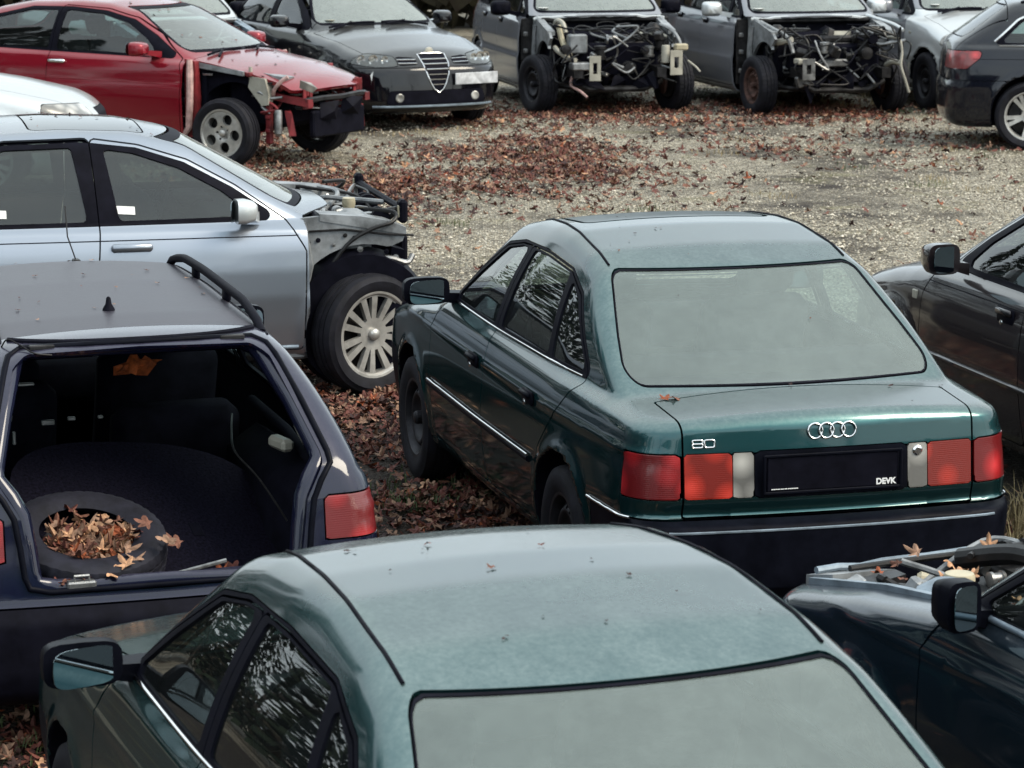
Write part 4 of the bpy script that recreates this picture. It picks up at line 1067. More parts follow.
# ================================================================== dark red hatchback, front wing and bumper off, bonnet on
S147 = dict(L=4.15, W=.88, H=1.44, z0=.18, xmid=1.6, kx=.16,
    prof=[(-.3, .80), (0, 1.02), (.10, 1.08), (.55, 1.355), (.95, 1.420), (1.5, 1.440), (1.85, 1.425), (2.20, 1.36), (2.98, .985), (3.05, .97), (3.5, .895), (3.85, .79), (4.15, .64)], prof_sm=.08,
    plan=[(-.1, .72), (.1, .78), (.4, .83), (.8, .855), (1.8, .865), (2.9, .86), (3.4, .84), (3.8, .79), (4.15, .70)],
    ins=[(.15, .09), (.28, .03), (.42, .012), (.60, 0), (.68, .002), (.72, .014), (.82, .022), (.92, .055), (1.1, .12)], belt=[(0, .99), (1, .965), (2.9, .92), (4.2, .9)],
    gb=[(0, .66), (.6, .74), (1.5, .775), (2.6, .77), (3.0, .73)], gr=[(0, .45), (.6, .52), (1.3, .565), (2.0, .555), (2.6, .48)], zr=1.37, bulge=.03,
    rear=[(.15, .14), (.3, .02), (.45, 0), (.6, .01), (.9, .05), (1.05, .1)], rc=.15, kr=.2,
    front=[(.15, 4.02), (.35, 4.12), (.5, 4.13), (.65, 4.08), (.8, 3.95)], fc=.28, kf=.22,
    crx=[0, .5, 1.4, 2.4, 3.1, 4.15], cry=[.1, .1, .12, .12, .10, .14], ktx=[0, .5, 1.2, 2.2, 2.8, 3.1], kty=[.07, .08, .09, .09, .06, .09],
    arches=[(.77, .31, .335), (3.31, .31, .34)], ywell=.53,
    ws=yz_d([(.66, .985), (.58, 1.14), (.45, 1.37)], .05, 1.9, 3.2), rw=yz_d([(.58, 1.10), (.52, 1.2), (.44, 1.36)], .05, -.2, .75),
    dlo=side_d([(2.80, .945), (2.50, 1.13), (2.22, 1.265), (1.90, 1.335), (1.50, 1.362), (1.05, 1.355), (.60, 1.26), (.38, 1.06), (.42, .985)], .03),
    windows=[(side_d([(2.58, .968), (2.42, 1.10), (2.18, 1.235), (1.88, 1.308), (1.46, 1.335), (1.45, .978)], .03), 0),
             (side_d([(1.36, .99), (1.37, 1.333), (1.05, 1.328), (.65, 1.24), (.50, 1.08), (.52, 1.0)], .03), None)],
    doors=[('door', side_d([(2.86, .25), (2.88, .78), (2.83, .94), (2.53, 1.14), (2.24, 1.28), (1.91, 1.352), (1.40, 1.376), (1.38, .25)], .03))],
    panels=[('tail_lamp', box_d(x1=.28, y0=.48, z0=.72, z1=.88), 'redlens', 'side', .006),
            ('bonnet', lambda x, y, z: np.maximum.reduce([y - .70 + .16 * np.clip(x - 3.3, 0, 1), 3.0 - .16 * y * y - x, .68 - z, x - 4.02 + .25 * y * y]), None, 'both', .006, .035)],
    cabin=dict(fx=2.05, rx=1.05, zc=.42, dash=2.65, zd=.92, yw=.60))
S147['remove'] = []
S_ = dict(S147)
_bon = S147['panels'][1][1]
S_['remove'] = [lambda x, y, z: np.maximum.reduce([2.885 - x, -_bon(x, y, z), -np.maximum(np.maximum(x - 3.06, .93 - z), y - .74)])]
S_['unlined'] = [box_d(x0=2.9, z1=.80), box_d(x0=2.9, y0=.5)]
c3, B3, P3 = build_car(S_, 'hatchback_car', 'dark red three-door hatchback with bonnet on but front wing and bumper missing', 'car', 'red', h=.032)
for sd in (1, -1):
    d0 = P3['doors'][0][sd]
    handle(B3, d0, 1.50, .875, sd, 'chrome', .19, .035)
    mirror(c3, (2.52, sd * .95, 1.025), sd, 'red', (.12, .19, .13), .10)
    wheel(c3, .77, sd * .75, .31, .205, .2, 'five', 'alloy', tread=False)
    wheel(c3, 3.31, sd * .77, .31, .215, .2, 'five', 'alloy', steer=3, roll=.5, tread=False)
    strip(B3, c3, 'body_line', 'red', lambda t: B3.y_at(.5 + 2.35 * t, .735 - .02 * t), 24, .005, sides=(sd,), off=-.003)
    b = MB(); b.tube([(2.93, sd * .77, .93), (2.945, sd * .79, .82), (2.945, sd * .80, .55), (2.93, sd * .80, .33), (2.86, sd * .80, .24)], [.028, .032, .032, .03, .026], 8); b.build('door_seal', M['foam'], c3)
    b = MB(); b.prism([(2.87, .24), (2.98, .24), (3.0, .60), (2.98, .92), (2.87, .94)], sd * .70, sd * .765); b.build('door_pillar', M['redmetal'], c3)
    pl = [(2.90, .93), (3.30, .86), (3.62, .80), (3.60, .70)] + tyre_arc(3.31, .34, .40, 50, 178, 10) + [(2.90, .30)]
    MB().prism(pl, sd * .60, sd * .63).build('inner_wing', M['lining'], c3, 25)
    MB().hull([(x, sd * y, z) for x, z0, z1 in ((2.96, .86, .91), (3.45, .80, .84)) for y in (.62, .70) for z in (z0, z1)]).build('wing_rail', M['primer'], c3)
    MB().box((3.50, sd * .67, .815), (.05, .05, .04), .008).build('bracket', M['redmetal'], c3)
    # front rails, crash cans, uprights
    b = MB(); b.box((3.66, sd * .60, .43), (.06, .05, .46), .01); 
    for k in range(3): b.box((3.67, sd * .635, .32 + .12 * k), (.05, .03, .03), .005)
    b.build('upright', M['redmetal'], c3)
    b = MB(); b.hull([(3.62, sd * .58, .66), (4.02, sd * .52, .60), (3.62, sd * .50, .66), (4.02, sd * .44, .60), (3.62, sd * .58, .60), (4.02, sd * .52, .53), (3.62, sd * .50, .60), (4.02, sd * .44, .53)]); b.build('chassis_rail', M['redmetal'], c3)
    bracket('bracket', 'redmetal', c3, (3.95, sd * .42, .62), .15, .22)
    MB().box((3.94, sd * .42, .68), (.04, .03, .12), .008).build('upright', M['redmetal'], c3)
    b = MB(); b.curve([(3.5, sd * .62, .62), (3.6, sd * .66, .66), (3.68, sd * .64, .61), (3.8, sd * .60, .62)], .014, 8); b.build('pipe', M['metal'], c3)
    b = MB(); b.lathe([(.002, .11), (.03, .11), (.036, .09), (.036, -.10), (.02, -.12)], (3.78, sd * .64, .40), 'z', 18); b.build('dryer_bottle', M['metal'], c3)
    b = MB(); b.hull([(3.82, sd * .60, .50), (3.90, sd * .60, .48), (3.86, sd * .56, .50), (3.88, sd * .62, .28), (3.93, sd * .58, .28), (3.86, sd * .55, .3)]); b.build('tow_bracket', M['redmetal'], c3)
    MB().hull([(3.98, sd * .60, .71), (4.04, sd * .50, .75), (4.0, sd * .62, .78), (4.08, sd * .46, .70), (4.05, sd * .50, .66)]).build('headlamp', M['clearlens'], c3)
b = MB(); b.box((3.0, 0, .60), (.06, 1.34, .6), .02); b.build('bulkhead', M['lining'], c3)
b = MB(); b.box((3.40, 0, .55), (.5, 1.0, .46), .06); b.build('engine_block', M['lining'], c3)
b = MB(); b.hull([(3.50, -.66, .80), (3.66, -.67, .78), (3.50, -.58, .80), (3.66, -.58, .78), (3.48, -.665, .70), (3.70, -.67, .64), (3.48, -.58, .70), (3.70, -.58, .64), (3.62, -.665, .54), (3.69, -.665, .55), (3.62, -.6, .54), (3.69, -.6, .55)]); b.build('washer_bottle', M['whiteplastic'], c3, 50)
MB().tube([(3.49, -.635, .78), (3.485, -.63, .88)], .017, 8).build('filler_neck', M['whiteplastic'], c3)
b = MB(); b.hull([(3.53, -.56, .83), (3.80, -.56, .79), (3.53, -.40, .83), (3.80, -.40, .79), (3.55, -.57, .72), (3.78, -.57, .70), (3.55, -.40, .72), (3.78, -.4, .7)]); b.build('air_box', M['primer'], c3)
MB().curve([(3.70, -.60, .62), (3.74, -.635, .69), (3.80, -.62, .76), (3.86, -.60, .80)], .018, 8).build('hose', M['foam'], c3)
b = MB(); b.tube([(3.98, -.52, .585), (4.03, -.3, .60), (4.04, 0, .595), (4.03, .3, .605), (3.97, .52, .59)], .026, 6); b.build('bumper_beam', M['dmetal'], c3)
b = MB(); b.box((3.98, .02, .37), (.06, .86, .24), .02); b.hull([(4.0, -.30, .56), (4.08, -.10, .57), (4.02, -.32, .42), (4.06, -.12, .40), (3.98, -.2, .5), (4.09, -.2, .48)]); b.hull([(4.02, .05, .60), (4.10, .28, .58), (4.0, .04, .44), (4.06, .26, .42), (4.1, .1, .5)]); b.build('radiator', M['trim'], c3)
b = MB(); b.box((3.95, 0, .68), (.04, .80, .04), .01); b.build('radiator_support', M['redmetal'], c3)
r_ = random.Random(8)
hoses(c3, r_, 12, ((3.6, 3.95), (-.64, .64), (.48, .74)), (.006, .014), ('blackhose', 'dmetal', 'redmetal', 'blackhose', 'metal'))
lumps(c3, r_, 12, ((3.6, 3.92), (-.62, .62), (.45, .72)), (.05, .11), ('trim', 'dmetal', 'redmetal', 'blackhose', 'metal'))
b = MB(); b.box((3.05, -.66, .80), (.10, .03, .02), .004); b.build('latch', M['metal'], c3)
wipers(B3, c3, 3.01, 1.0, ((-.55, .48), (.02, .5)), .5)
place(c3, -5.07, 30.59, -28.9)

# ================================================================== black saloon with a shield grille
S156 = dict(L=4.43, W=.90, H=1.43, z0=.17, xmid=1.9, kx=.16,
    prof=[(-.3, .93), (.1, .99), (.6, 1.04), (1.15, 1.30), (1.6, 1.40), (2.0, 1.42), (2.35, 1.37), (3.10, .985), (3.16, .97), (3.6, .915), (4.1, .80), (4.43, .66)], prof_sm=.08,
    plan=[(-.1, .70), (.1, .77), (.5, .84), (1.1, .865), (2.4, .872), (3.3, .868), (3.9, .83), (4.2, .77), (4.43, .70)],
    ins=[(.15, .08), (.28, .02), (.42, .005), (.60, 0), (.72, .015), (.82, .03), (.92, .07), (1.1, .13)], belt=[(0, .97), (1, .96), (3, .92), (4.4, .9)],
    gb=[(0, .66), (.7, .72), (1.5, .765), (2.6, .765), (3.1, .72)], gr=[(0, .45), (1.0, .48), (1.5, .54), (2.1, .54), (2.7, .46)], zr=1.36, bulge=.03,
    rear=[(.15, .14), (.3, .02), (.5, 0), (.7, .02), (.9, .06), (1.0, .1)], rc=.15, kr=.2,
    front=[(.15, 4.34), (.22, 4.40), (.28, 4.41), (.45, 4.40), (.60, 4.38), (.72, 4.30), (.8, 4.2)], fc=.20, kf=.26,
    crx=[0, .6, 1.4, 2.6, 3.2, 4.4], cry=[.06, .08, .12, .12, .11, .15], ktx=[0, .5, 1.2, 2.4, 2.9, 3.2], kty=[.06, .07, .08, .08, .06, .09],
    arches=[(.98, .31, .335), (3.55, .31, .345)], ywell=.54,
    ws=yz_d([(.69, .985), (.60, 1.15), (.46, 1.365)], .05, 2.1, 3.3), rw=yz_d([(.62, 1.04), (.55, 1.15), (.46, 1.33)], .05, .3, 1.5),
    dlo=side_d([(2.95, .94), (2.65, 1.13), (2.36, 1.265), (2.05, 1.325), (1.5, 1.31), (1.1, 1.2), (.85, 1.04), (.87, .965)], .03),
    windows=[(side_d([(2.78, .96), (2.56, 1.11), (2.33, 1.235), (2.10, 1.29), (2.02, 1.295), (2.05, .965)], .02), 0), (side_d([(1.93, .97), (1.90, 1.297), (1.5, 1.283), (1.12, 1.18), (1.02, .98)], .02), 1)],
    doors=[('front_door', side_d([(3.0, .25), (3.02, .78), (2.96, .93), (2.66, 1.14), (2.38, 1.28), (2.06, 1.342), (1.97, 1.345), (1.98, .25)], .03)),
           ('rear_door', side_d([(1.98, .25), (1.97, 1.345), (1.5, 1.328), (1.09, 1.215), (.84, 1.05), (.86, .95), (1.28, .62), (1.38, .25)], .03))],
    panels=[('headlamp', lambda x, y, z: np.maximum.reduce([poly_sdf(y, z, [(.40, .64), (.40, .735), (.62, .76), (.80, .775), (.80, .66), (.62, .632)], .03), 4.0 - x]), 'headlens', 'side', .006, .02),
            ('side_intake', lambda x, y, z: np.maximum.reduce([poly_sdf(y, z, [(.20, .655), (.20, .715), (.385, .728), (.385, .645)], .01), 4.0 - x]), 'trim', 'side', .006, .03),
            ('grille', lambda x, y, z: np.maximum.reduce([poly_sdf(y, z, [(-.15, .745), (.15, .745), (.135, .60), (.06, .40), (0, .37), (-.06, .40), (-.135, .60)], .02), 4.1 - x]), 'trim', 'both', .004, .03),
            ('lower_intake', lambda x, y, z: np.maximum.reduce([poly_sdf(y, z, [(-.56, .26), (.56, .26), (.52, .40), (-.52, .40)], .03), 4.1 - x]), 'trim', 'both', .004, .03),
            ('front_bumper', lambda x, y, z: np.maximum.reduce([3.98 - x, z - .625]), None, 'both', .006),
            ('bonnet', lambda x, y, z: np.maximum.reduce([y - .74 + .14 * np.clip(x - 3.3, 0, 1.2) , 3.12 - .16 * y * y - x, .60 - z, x - 4.36 + .22 * y * y]), None, 'both', .006),
            ('front_wing', side_d([(3.0, .25), (3.02, .78), (2.9, 1.02), (4.4, .98), (4.4, .25)], .01), None, 'side', .006)],
    cabin=dict(fx=2.15, rx=1.2, zc=.42, dash=2.75, zd=.92, yw=.60))
c4, B4, P4 = build_car(S156, 'saloon_car', 'black saloon with shield-shaped chrome grille and blank number plate set to one side', 'car', 'black', h=.032, wsm='palefog')
for sd in (1, -1):
    mirror(c4, (2.66, sd * .94, 1.02), sd, 'black', (.12, .19, .13), .10)
    for x in (.98, 3.55): wheel(c4, x, sd * .755, .31, .205, .2, 'five', 'alloy', tread=False)
    for y, rr in ((.50, .040), (.60, .052), (.70, .048)):          # three round lamp units behind each lens
        p = B4.x_front(y, .70); b = MB(); b.lathe([(rr * .9, -.02), (rr, .0), (rr * .72, -.004), (rr * .6, -.03), (.004, -.04)], (p[0] - .012, sd * p[1], p[2]), 'x', 20)
        b.build('lamp_unit', M['chrome'], c4)
    p = B4.x_front(.42, .33); MB().lathe([(.045, -.02), (.045, .006), (.035, .012), (.002, .006)], (p[0], sd * p[1], p[2]), 'x', 20).build('fog_lamp', M['clearlens'], c4)
    p = B4.y_at(3.2, .72); MB().box((p[0], sd * p[1], p[2]), (.05, .012, .025), .004).build('side_repeater', M['clearlens'], c4)
def fx(y, z, o=.004): p = B4.x_front(y, z); return p + B4.nrm(p) * o
b = MB()
out = [(-.15, .745), (-.142, .66), (-.12, .56), (-.085, .47), (-.05, .41), (0, .375), (.05, .41), (.085, .47), (.12, .56), (.142, .66), (.15, .745), (.08, .752), (-.08, .752)]
b.tube([fx(y, z, .004) for y, z in out], .0065, 8, True); b.build('grille_surround', M['chrome'], c4)
for z, w in ((.70, .138), (.655, .132), (.605, .122), (.555, .105), (.505, .085), (.455, .06)):
    b = MB(); b.tube([fx(y, z, .002) for y in np.linspace(-w, w, 7)], .0065, 6); b.build('grille_bar', M['chrome'], c4)
p = fx(0, .765, .004); MB().lathe([(.045, -.006), (.045, .004), (.036, .010), (.002, .012)], p, 'x', 24).build('round_badge', M['whiteplastic'], c4)
for z in (.665, .70):
    for sd in (1, -1):
        b = MB(); b.tube([fx(sd * y, z + .01 * (y - .2), .0) for y in np.linspace(.20, .39, 6)], .0065, 6); b.build('intake_bar', M['chrome'], c4)
p = B4.x_front(.43, .50); n = B4.nrm(p); pl_ = MB().box((0, 0, 0), (.012, .52, .115), .004).build('number_plate', M['plate'], c4)
pl_.location = p + n * .028; pl_.rotation_euler = (0, 0, math.atan2(n[1], n[0]) * .8)
b = MB(); b.tube([fx(y, .245, .006) for y in np.linspace(-.66, .66, 24)], .012, 6); b.build('bumper_lip', M['primer_blue'], c4)
p = B4.z_at(2.93, -.50); MB().lathe([(.001, .003), (.05, .003), (.05, .001)], p + np.array((-.02, 0, .004)), 'z', 20).build('sticker', M['cream'], c4)
wipers(B4, c4, 3.10, 1.0, ((-.58, .5), (.0, .55)), .5)
place(c4, -2.81, 35.73, -61.8)

# ================================================================== tall people carriers
SMP = dict(L=4.20, W=.89, H=1.64, z0=.19, xmid=1.5, kx=.15,
    prof=[(-.3, .6), (0, 1.0), (.08, 1.12), (.35, 1.50), (.7, 1.585), (1.3, 1.62), (1.8, 1.605), (2.2, 1.54), (3.08, 1.03), (3.14, 1.015), (3.5, .955), (3.9, .83), (4.2, .66)], prof_sm=.07,
    plan=[(-.1, .74), (.1, .80), (.4, .845), (1.0, .862), (2.6, .868), (3.4, .85), (3.9, .79), (4.2, .70)],
    ins=[(.15, .08), (.28, .02), (.42, .004), (.55, 0), (.57, .0), (.585, .012), (.75, .012), (.90, .03), (.98, .06), (1.2, .12)], belt=[(0, 1.02), (1, 1.0), (2.9, .955), (4.2, .93)],
    gb=[(0, .72), (.6, .77), (1.5, .79), (2.6, .785), (3.1, .75)], gr=[(0, .58), (.6, .61), (1.3, .625), (2.1, .60), (2.7, .53)], zr=1.55, bulge=.025,
    rear=[(.15, .12), (.3, .02), (.5, 0), (.9, .02), (1.1, .08), (1.5, .30)], rc=.10, kr=.16,
    front=[(.15, 4.05), (.3, 4.17), (.5, 4.18), (.65, 4.13), (.8, 4.0)], fc=.22, kf=.24,
    crx=[0, .5, 1.4, 2.4, 3.2, 4.2], cry=[.06, .08, .10, .10, .09, .12], ktx=[0, .5, 1.2, 2.4, 2.9, 3.2], kty=[.07, .08, .08, .08, .06, .09],
    arches=[(.72, .31, .335), (3.38, .31, .345)], ywell=.54,
    ws=yz_d([(.70, 1.03), (.62, 1.22), (.50, 1.53)], .05, 1.9, 3.3), rw=yz_d([(.64, 1.12), (.60, 1.25), (.52, 1.48)], .05, -.3, .6),
    dlo=side_d([(2.93, .98), (2.60, 1.21), (2.30, 1.39), (2.0, 1.485), (1.4, 1.52), (.8, 1.50), (.50, 1.40), (.42, 1.08), (.46, 1.03)], .03),
    windows=[(side_d([(2.48, 1.005), (2.48, 1.245), (2.26, 1.365), (1.97, 1.455), (1.80, 1.475), (1.82, 1.01)], .02), 0), (side_d([(2.82, 1.0), (2.55, 1.19), (2.55, 1.0)], .012), None),
             (side_d([(1.73, 1.02), (1.71, 1.485), (1.4, 1.492), (.98, 1.487), (.98, 1.03)], .02), 1), (side_d([(.90, 1.05), (.90, 1.475), (.56, 1.37), (.52, 1.08)], .02), None)],
    doors=[('front_door', side_d([(2.83, .26), (2.84, .85), (2.74, 1.0), (2.60, 1.22), (2.31, 1.405), (2.0, 1.505), (1.75, 1.53), (1.77, .26)], .03)),
           ('rear_door', side_d([(1.77, .26), (1.75, 1.53), (1.4, 1.54), (.93, 1.53), (.93, .85), (1.06, .62), (1.14, .26)], .03))],
    panels=[('tail_lamp', box_d(x1=.30, y0=.55, z0=.80, z1=1.15), 'redlens', 'side', .006),
            ('headlamp', lambda x, y, z: np.maximum.reduce([poly_sdf(y, z, [(.42, .66), (.42, .78), (.80, .86), (.80, .68)], .04), 3.7 - x]), 'clearlens', 'side', .006, .02),
            ('grille', box_d(x0=3.9, y1=.34, z0=.36, z1=.74), 'trim', 'both', .006),
            ('front_bumper', box_d(x0=3.73, z0=.1, z1=.66), None, 'both', .006),
            ('bonnet', lambda x, y, z: np.maximum.reduce([y - .70 + .10 * np.clip(x - 3.3, 0, 1), 3.10 - .15 * y * y - x, .62 - z]), None, 'both', .006),
            ('front_wing', side_d([(2.83, .26), (2.84, .85), (2.80, 1.05), (4.2, 1.0), (4.2, .26)], .01), None, 'side', .006)],
    cabin=dict(fx=2.0, rx=1.0, zc=.52, dash=2.65, zd=.98, yw=.62))
SMS = dict(SMP)
SMS['remove'] = [lambda x, y, z: np.maximum.reduce([2.845 - x, -np.maximum(np.maximum(x - 3.17, 1.0 - z), y - .74)])]
SMS['unlined'] = [box_d(x0=2.86)]
SMS['panels'] = SMP['panels'][:1]

def stripped_front(root, seed, metal='primer'):
    """all that is left ahead of the doors: rails, wings, engine, brackets, hanging wires"""
    r_ = random.Random(seed)
    for sd in (1, -1):
        # flanged inner wing with pressed ribs, hinge pillar
        pl = [(2.86, .99), (3.02, 1.0), (3.30, .93), (3.62, .86), (3.70, .80), (3.60, .72)] + tyre_arc(3.38, .36, .40, 55, 178, 10) + [(2.94, .30), (2.86, .28)]
        MB().prism(pl, sd * .66, sd * .69).build('inner_wing', M[metal], root, 25)
        for k in range(3): MB().tube([(2.93 + .05 * k, sd * .70, .34 + .10 * k), (2.93 + .05 * k, sd * .705, .62 + .05 * k), (2.97 + .05 * k, sd * .70, .90)], .013, 6).build('wing_rib', M[metal], root)
        b = MB(); b.box((2.875, sd * .755, .62), (.035, .13, .70), .012); b.build('hinge_pillar', M['dmetal'], root)
        for z in (.42, .62, .80): MB().box((2.90, sd * .775, z), (.06, .05, .05), .01).build('hinge', M['metal'], root)
        b = MB(); b.hull([(x, sd * y, z + dz) for x, z in ((3.0, .98), (3.62, .86)) for y, dz in ((.70, .01), (.62, .01), (.70, -.035), (.62, -.035))]); b.build('wing_rail', M[metal], root)
        b = MB(); b.lathe([(.002, .09), (.035, .09), (.075, .06), (.10, 0), (.10, -.16)], (3.33, sd * .53, .84), 'z', 22); b.build('strut_tower', M['dmetal'], root)
        b = MB(); b.tube([(3.38, sd * .60, .38), (3.34, sd * .54, .78)], [.04, .055], 12); b.build('strut', M['dmetal'], root)
        b = MB(); b.hull([(3.2, sd * .50, .52), (4.0, sd * .50, .50), (3.2, sd * .40, .52), (4.0, sd * .40, .50), (3.2, sd * .50, .40), (4.0, sd * .50, .40), (3.2, sd * .40, .40), (4.0, sd * .40, .40)]); b.build('chassis_rail', M['dmetal'], root)
        b = MB(); b.curve([(3.38, sd * .62, .30), (3.55, sd * .40, .27), (3.5, sd * .22, .27)], .03, 8); b.build('suspension_arm', M['dmetal'], root)
        MB().lathe([(.10, -.02), (.125, -.01), (.125, .01), (.10, .02), (.03, .03)], (3.38, sd * .63, .30), 'y', 28).build('brake_disc', M['rust'], root)
        wheel(root, 3.38, sd * .745, .312, .195, .2, 'steel', 'rust' if seed == 2 else 'steelw', steer=14 if seed == 1 else 4)
        wheel(root, .72, sd * .745, .312, .195, .2, 'steel', 'steelw', tread=False)
    b = MB(); b.box((2.99, 0, .66), (.05, 1.38, .64), .02); b.build('bulkhead', M['trim'], root)
    b = MB(); b.tube([(3.13 - .15 * y * y, y, 1.0 - .06 * y * y + r_.uniform(-.006, .006)) for y in np.linspace(-.72, .72, 24)], .017, 6); b.build('cowl_edge', M['pale'], root)
    b = MB(); b.box((3.06, 0, .96), (.10, 1.30, .05), .015); b.build('cowl', M['dmetal'], root)
    b = MB(); b.box((3.45, .10, .55), (.42, .56, .40), .05); b.box((3.44, .12, .78), (.32, .46, .08), .03); b.box((3.5, -.28, .48), (.3, .26, .26), .07); b.build('engine_block', M['dmetal'], root, 40)
    b = MB(); b.tube([(3.80, -.5, .36), (3.84, -.3, .27), (3.84, .3, .27), (3.80, .5, .36)], .035, 8); b.tube([(3.4, -.4, .26), (3.84, -.25, .27)], .03, 8); b.tube([(3.4, .4, .26), (3.84, .25, .27)], .03, 8); b.build('subframe', M['dmetal'], root)
    # hanging radiator panel, undertray
    for k in range(7): MB().hull([(3.84 + r_.gauss(0, .05), -.36 + .12 * k + r_.gauss(0, .07), .34 + r_.gauss(0, .06)) for q in range(7)]).build('torn_undertray', M['trim'], root, 20)
    b = MB(); b.box((3.60, 0, .56), (.20, 1.0, .36), .05); b.box((3.25, 0, .6), (.4, 1.2, .5), .05); b.build('dark_filler', M['lining'], root)  # dark filler boxes added behind the parts against see-through
    lumps(root, r_, 46, ((3.35, 3.88), (-.58, .58), (.36, .84)), (.05, .15), ('dmetal', 'dmetal', 'trim', 'metal', 'dmetal', 'blackhose', 'dmetal', 'trim'))
    hoses(root, r_, 52, ((3.25, 3.95), (-.62, .62), (.34, .92)), (.004, .014), ('blackhose', 'blackhose', 'dmetal', 'blackhose', 'metal', 'dmetal', 'trim'))
    hoses(root, r_, 6, ((3.5, 3.95), (-.66, .66), (.45, .93)), (.008, .013), ('metal', 'primer'), 'pipe', .2)
    return r_
def carrier(label, seed, mirror_mat):
    root, B, P = build_car(SMS, 'people_carrier', label, 'car', 'grey', 'stripped people carriers', h=.034, wsm='palefog')
    stripped_front(root, seed)
    for sd in (1, -1):
        handle(B, P['doors'][0][sd], 1.93, .905, sd, 'grey', .16, .03, 'flap'); handle(B, P['doors'][1][sd], 1.06, .92, sd, 'grey', .16, .03, 'flap')
        mirror(root, (2.50, sd * .955, 1.06), sd, mirror_mat, (.12, .22, .16), .09)
    p = B.z_at(2.90, -.58); MB().lathe([(.001, .003), (.055, .003), (.055, .001)], p + np.array((0, 0, .004)), 'z', 20).build('sticker', M['paper'], root)
    return root, B, P
c6, B6, P6 = carrier('grey people carrier stripped to its engine bay, standing beside the black saloon', 1, 'trim')
# what sticks out of the first one
b = MB(); b.curve([(3.35, -.56, .90), (3.45, -.56, .97), (3.55, -.52, .95), (3.60, -.50, .85)], .026, 8); b.build('hose', M['whiteplastic'], c6)
b = MB(); b.curve([(3.55, -.56, .92), (3.62, -.55, .80), (3.70, -.52, .68), (3.80, -.50, .62)], .032, 8); b.build('duct', M['cream'], c6)
b = MB(); b.curve([(3.62, -.62, .70), (3.72, -.60, .66), (3.80, -.52, .60), (3.9, -.46, .58)], .026, 8); b.build('duct', M['whiteplastic'], c6)
MB().box((3.70, -.40, .74), (.14, .20, .20), .02).build('battery_box', M['primer'], c6)
bracket('bumper_bracket', 'whiteplastic', c6, (4.02, -.28, .50), .12, .26, rot=(0, 0, -.1))
MB().box((3.92, -.42, .52), (.18, .20, .08), .012).build('crash_can', M['metal'], c6)
MB().curve([(3.85, -.46, .60), (3.88, -.48, .45), (3.86, -.50, .32), (3.95, -.42, .26), (4.0, -.36, .20)], .014, 8).build('wire', M['foam'], c6)
bracket('bumper_bracket', 'whiteplastic', c6, (4.02, .60, .55), .14, .26, rot=(0, 0, .15))
MB().lathe([(.002, .09), (.04, .09), (.045, .07), (.045, -.09), (.02, -.10)], (3.95, .50, .64), 'z', 18).build('dryer_bottle', M['whiteplastic'], c6)
MB().box((3.97, .66, .71), (.10, .14, .07), .015).build('connector', M['cream'], c6)
MB().curve([(3.4, .30, .88), (3.55, .36, .82), (3.6, .50, .84), (3.7, .58, .80)], .016, 8).build('pipe', M['whiteplastic'], c6)
MB().curve([(3.5, .56, .92), (3.7, .62, .88), (3.85, .66, .80), (3.9, .70, .66)], .02, 8).build('pipe', M['metal'], c6)
MB().tube([(3.9, .76, .56), (4.0, .82, .50), (4.02, .86, .45)], .012, 6).build('wire', M['whiteplastic'], c6)
c6r = place(c6, .28, 37.39, -77.6)
c7, B7, P7 = carrier('grey people carrier stripped to its engine bay, with rusty front wheel and silver mirror', 2, 'pale')
b = MB(); b.hull([(3.42, .02, .86), (3.46, .26, .86), (3.40, .28, .70), (3.42, .10, .64), (3.38, -.02, .76), (3.44, .2, .66), (3.5, .1, .74)]); b.build('gearbox_cover', M['whiteplastic'], c7, 30)
MB().lathe([(.035, -.01), (.04, .015), (.02, .02), (.002, .01)], (3.50, .13, .78), 'x', 18).build('cover_hole', M['lining'], c7)
bracket('bumper_bracket', 'metal', c7, (4.0, -.42, .50), .14, .22)
MB().box((3.9, -.47, .58), (.14, .12, .06), .012).build('crash_can', M['whiteplastic'], c7)
MB().box((3.80, -.05, .55), (.10, .26, .08), .02).build('intake_pipe', M['metal'], c7)
for pts, r, mt in (([(3.2, -.66, .95), (3.5, -.64, .90), (3.72, -.56, .82), (3.8, -.52, .66)], .022, 'metal'), ([(3.35, -.60, .80), (3.55, -.62, .76), (3.75, -.52, .80)], .034, 'whiteplastic'),
                   ([(3.7, .55, .80), (3.9, .62, .80), (3.95, .64, .66), (3.98, .62, .52), (4.0, .66, .38), (4.02, .70, .24)], .015, 'whiteplastic'), ([(3.5, .30, .86), (3.75, .40, .74), (3.85, .58, .76), (3.9, .70, .78)], .018, 'metal'),
                   ([(3.8, .52, .52), (3.9, .56, .56), (3.95, .64, .54)], .026, 'whiteplastic'), ([(3.6, .20, .60), (3.8, .28, .46), (3.95, .34, .34)], .013, 'metal'), ([(3.05, .60, 1.0), (3.35, .78, .92), (3.5, .84, .86)], .02, 'pale'),
                   ([(3.6, -.55, .85), (3.8, -.40, .82), (3.85, -.36, .68), (3.8, -.36, .58)], .014, 'blackhose'), ([(3.8, .66, .80), (3.95, .74, .74), (3.9, .72, .58)], .009, 'blackhose')):
    MB().curve(pts, r, 8).build('pipe', M[mt], c7)
place(c7, 2.40, 37.21, -74.1)

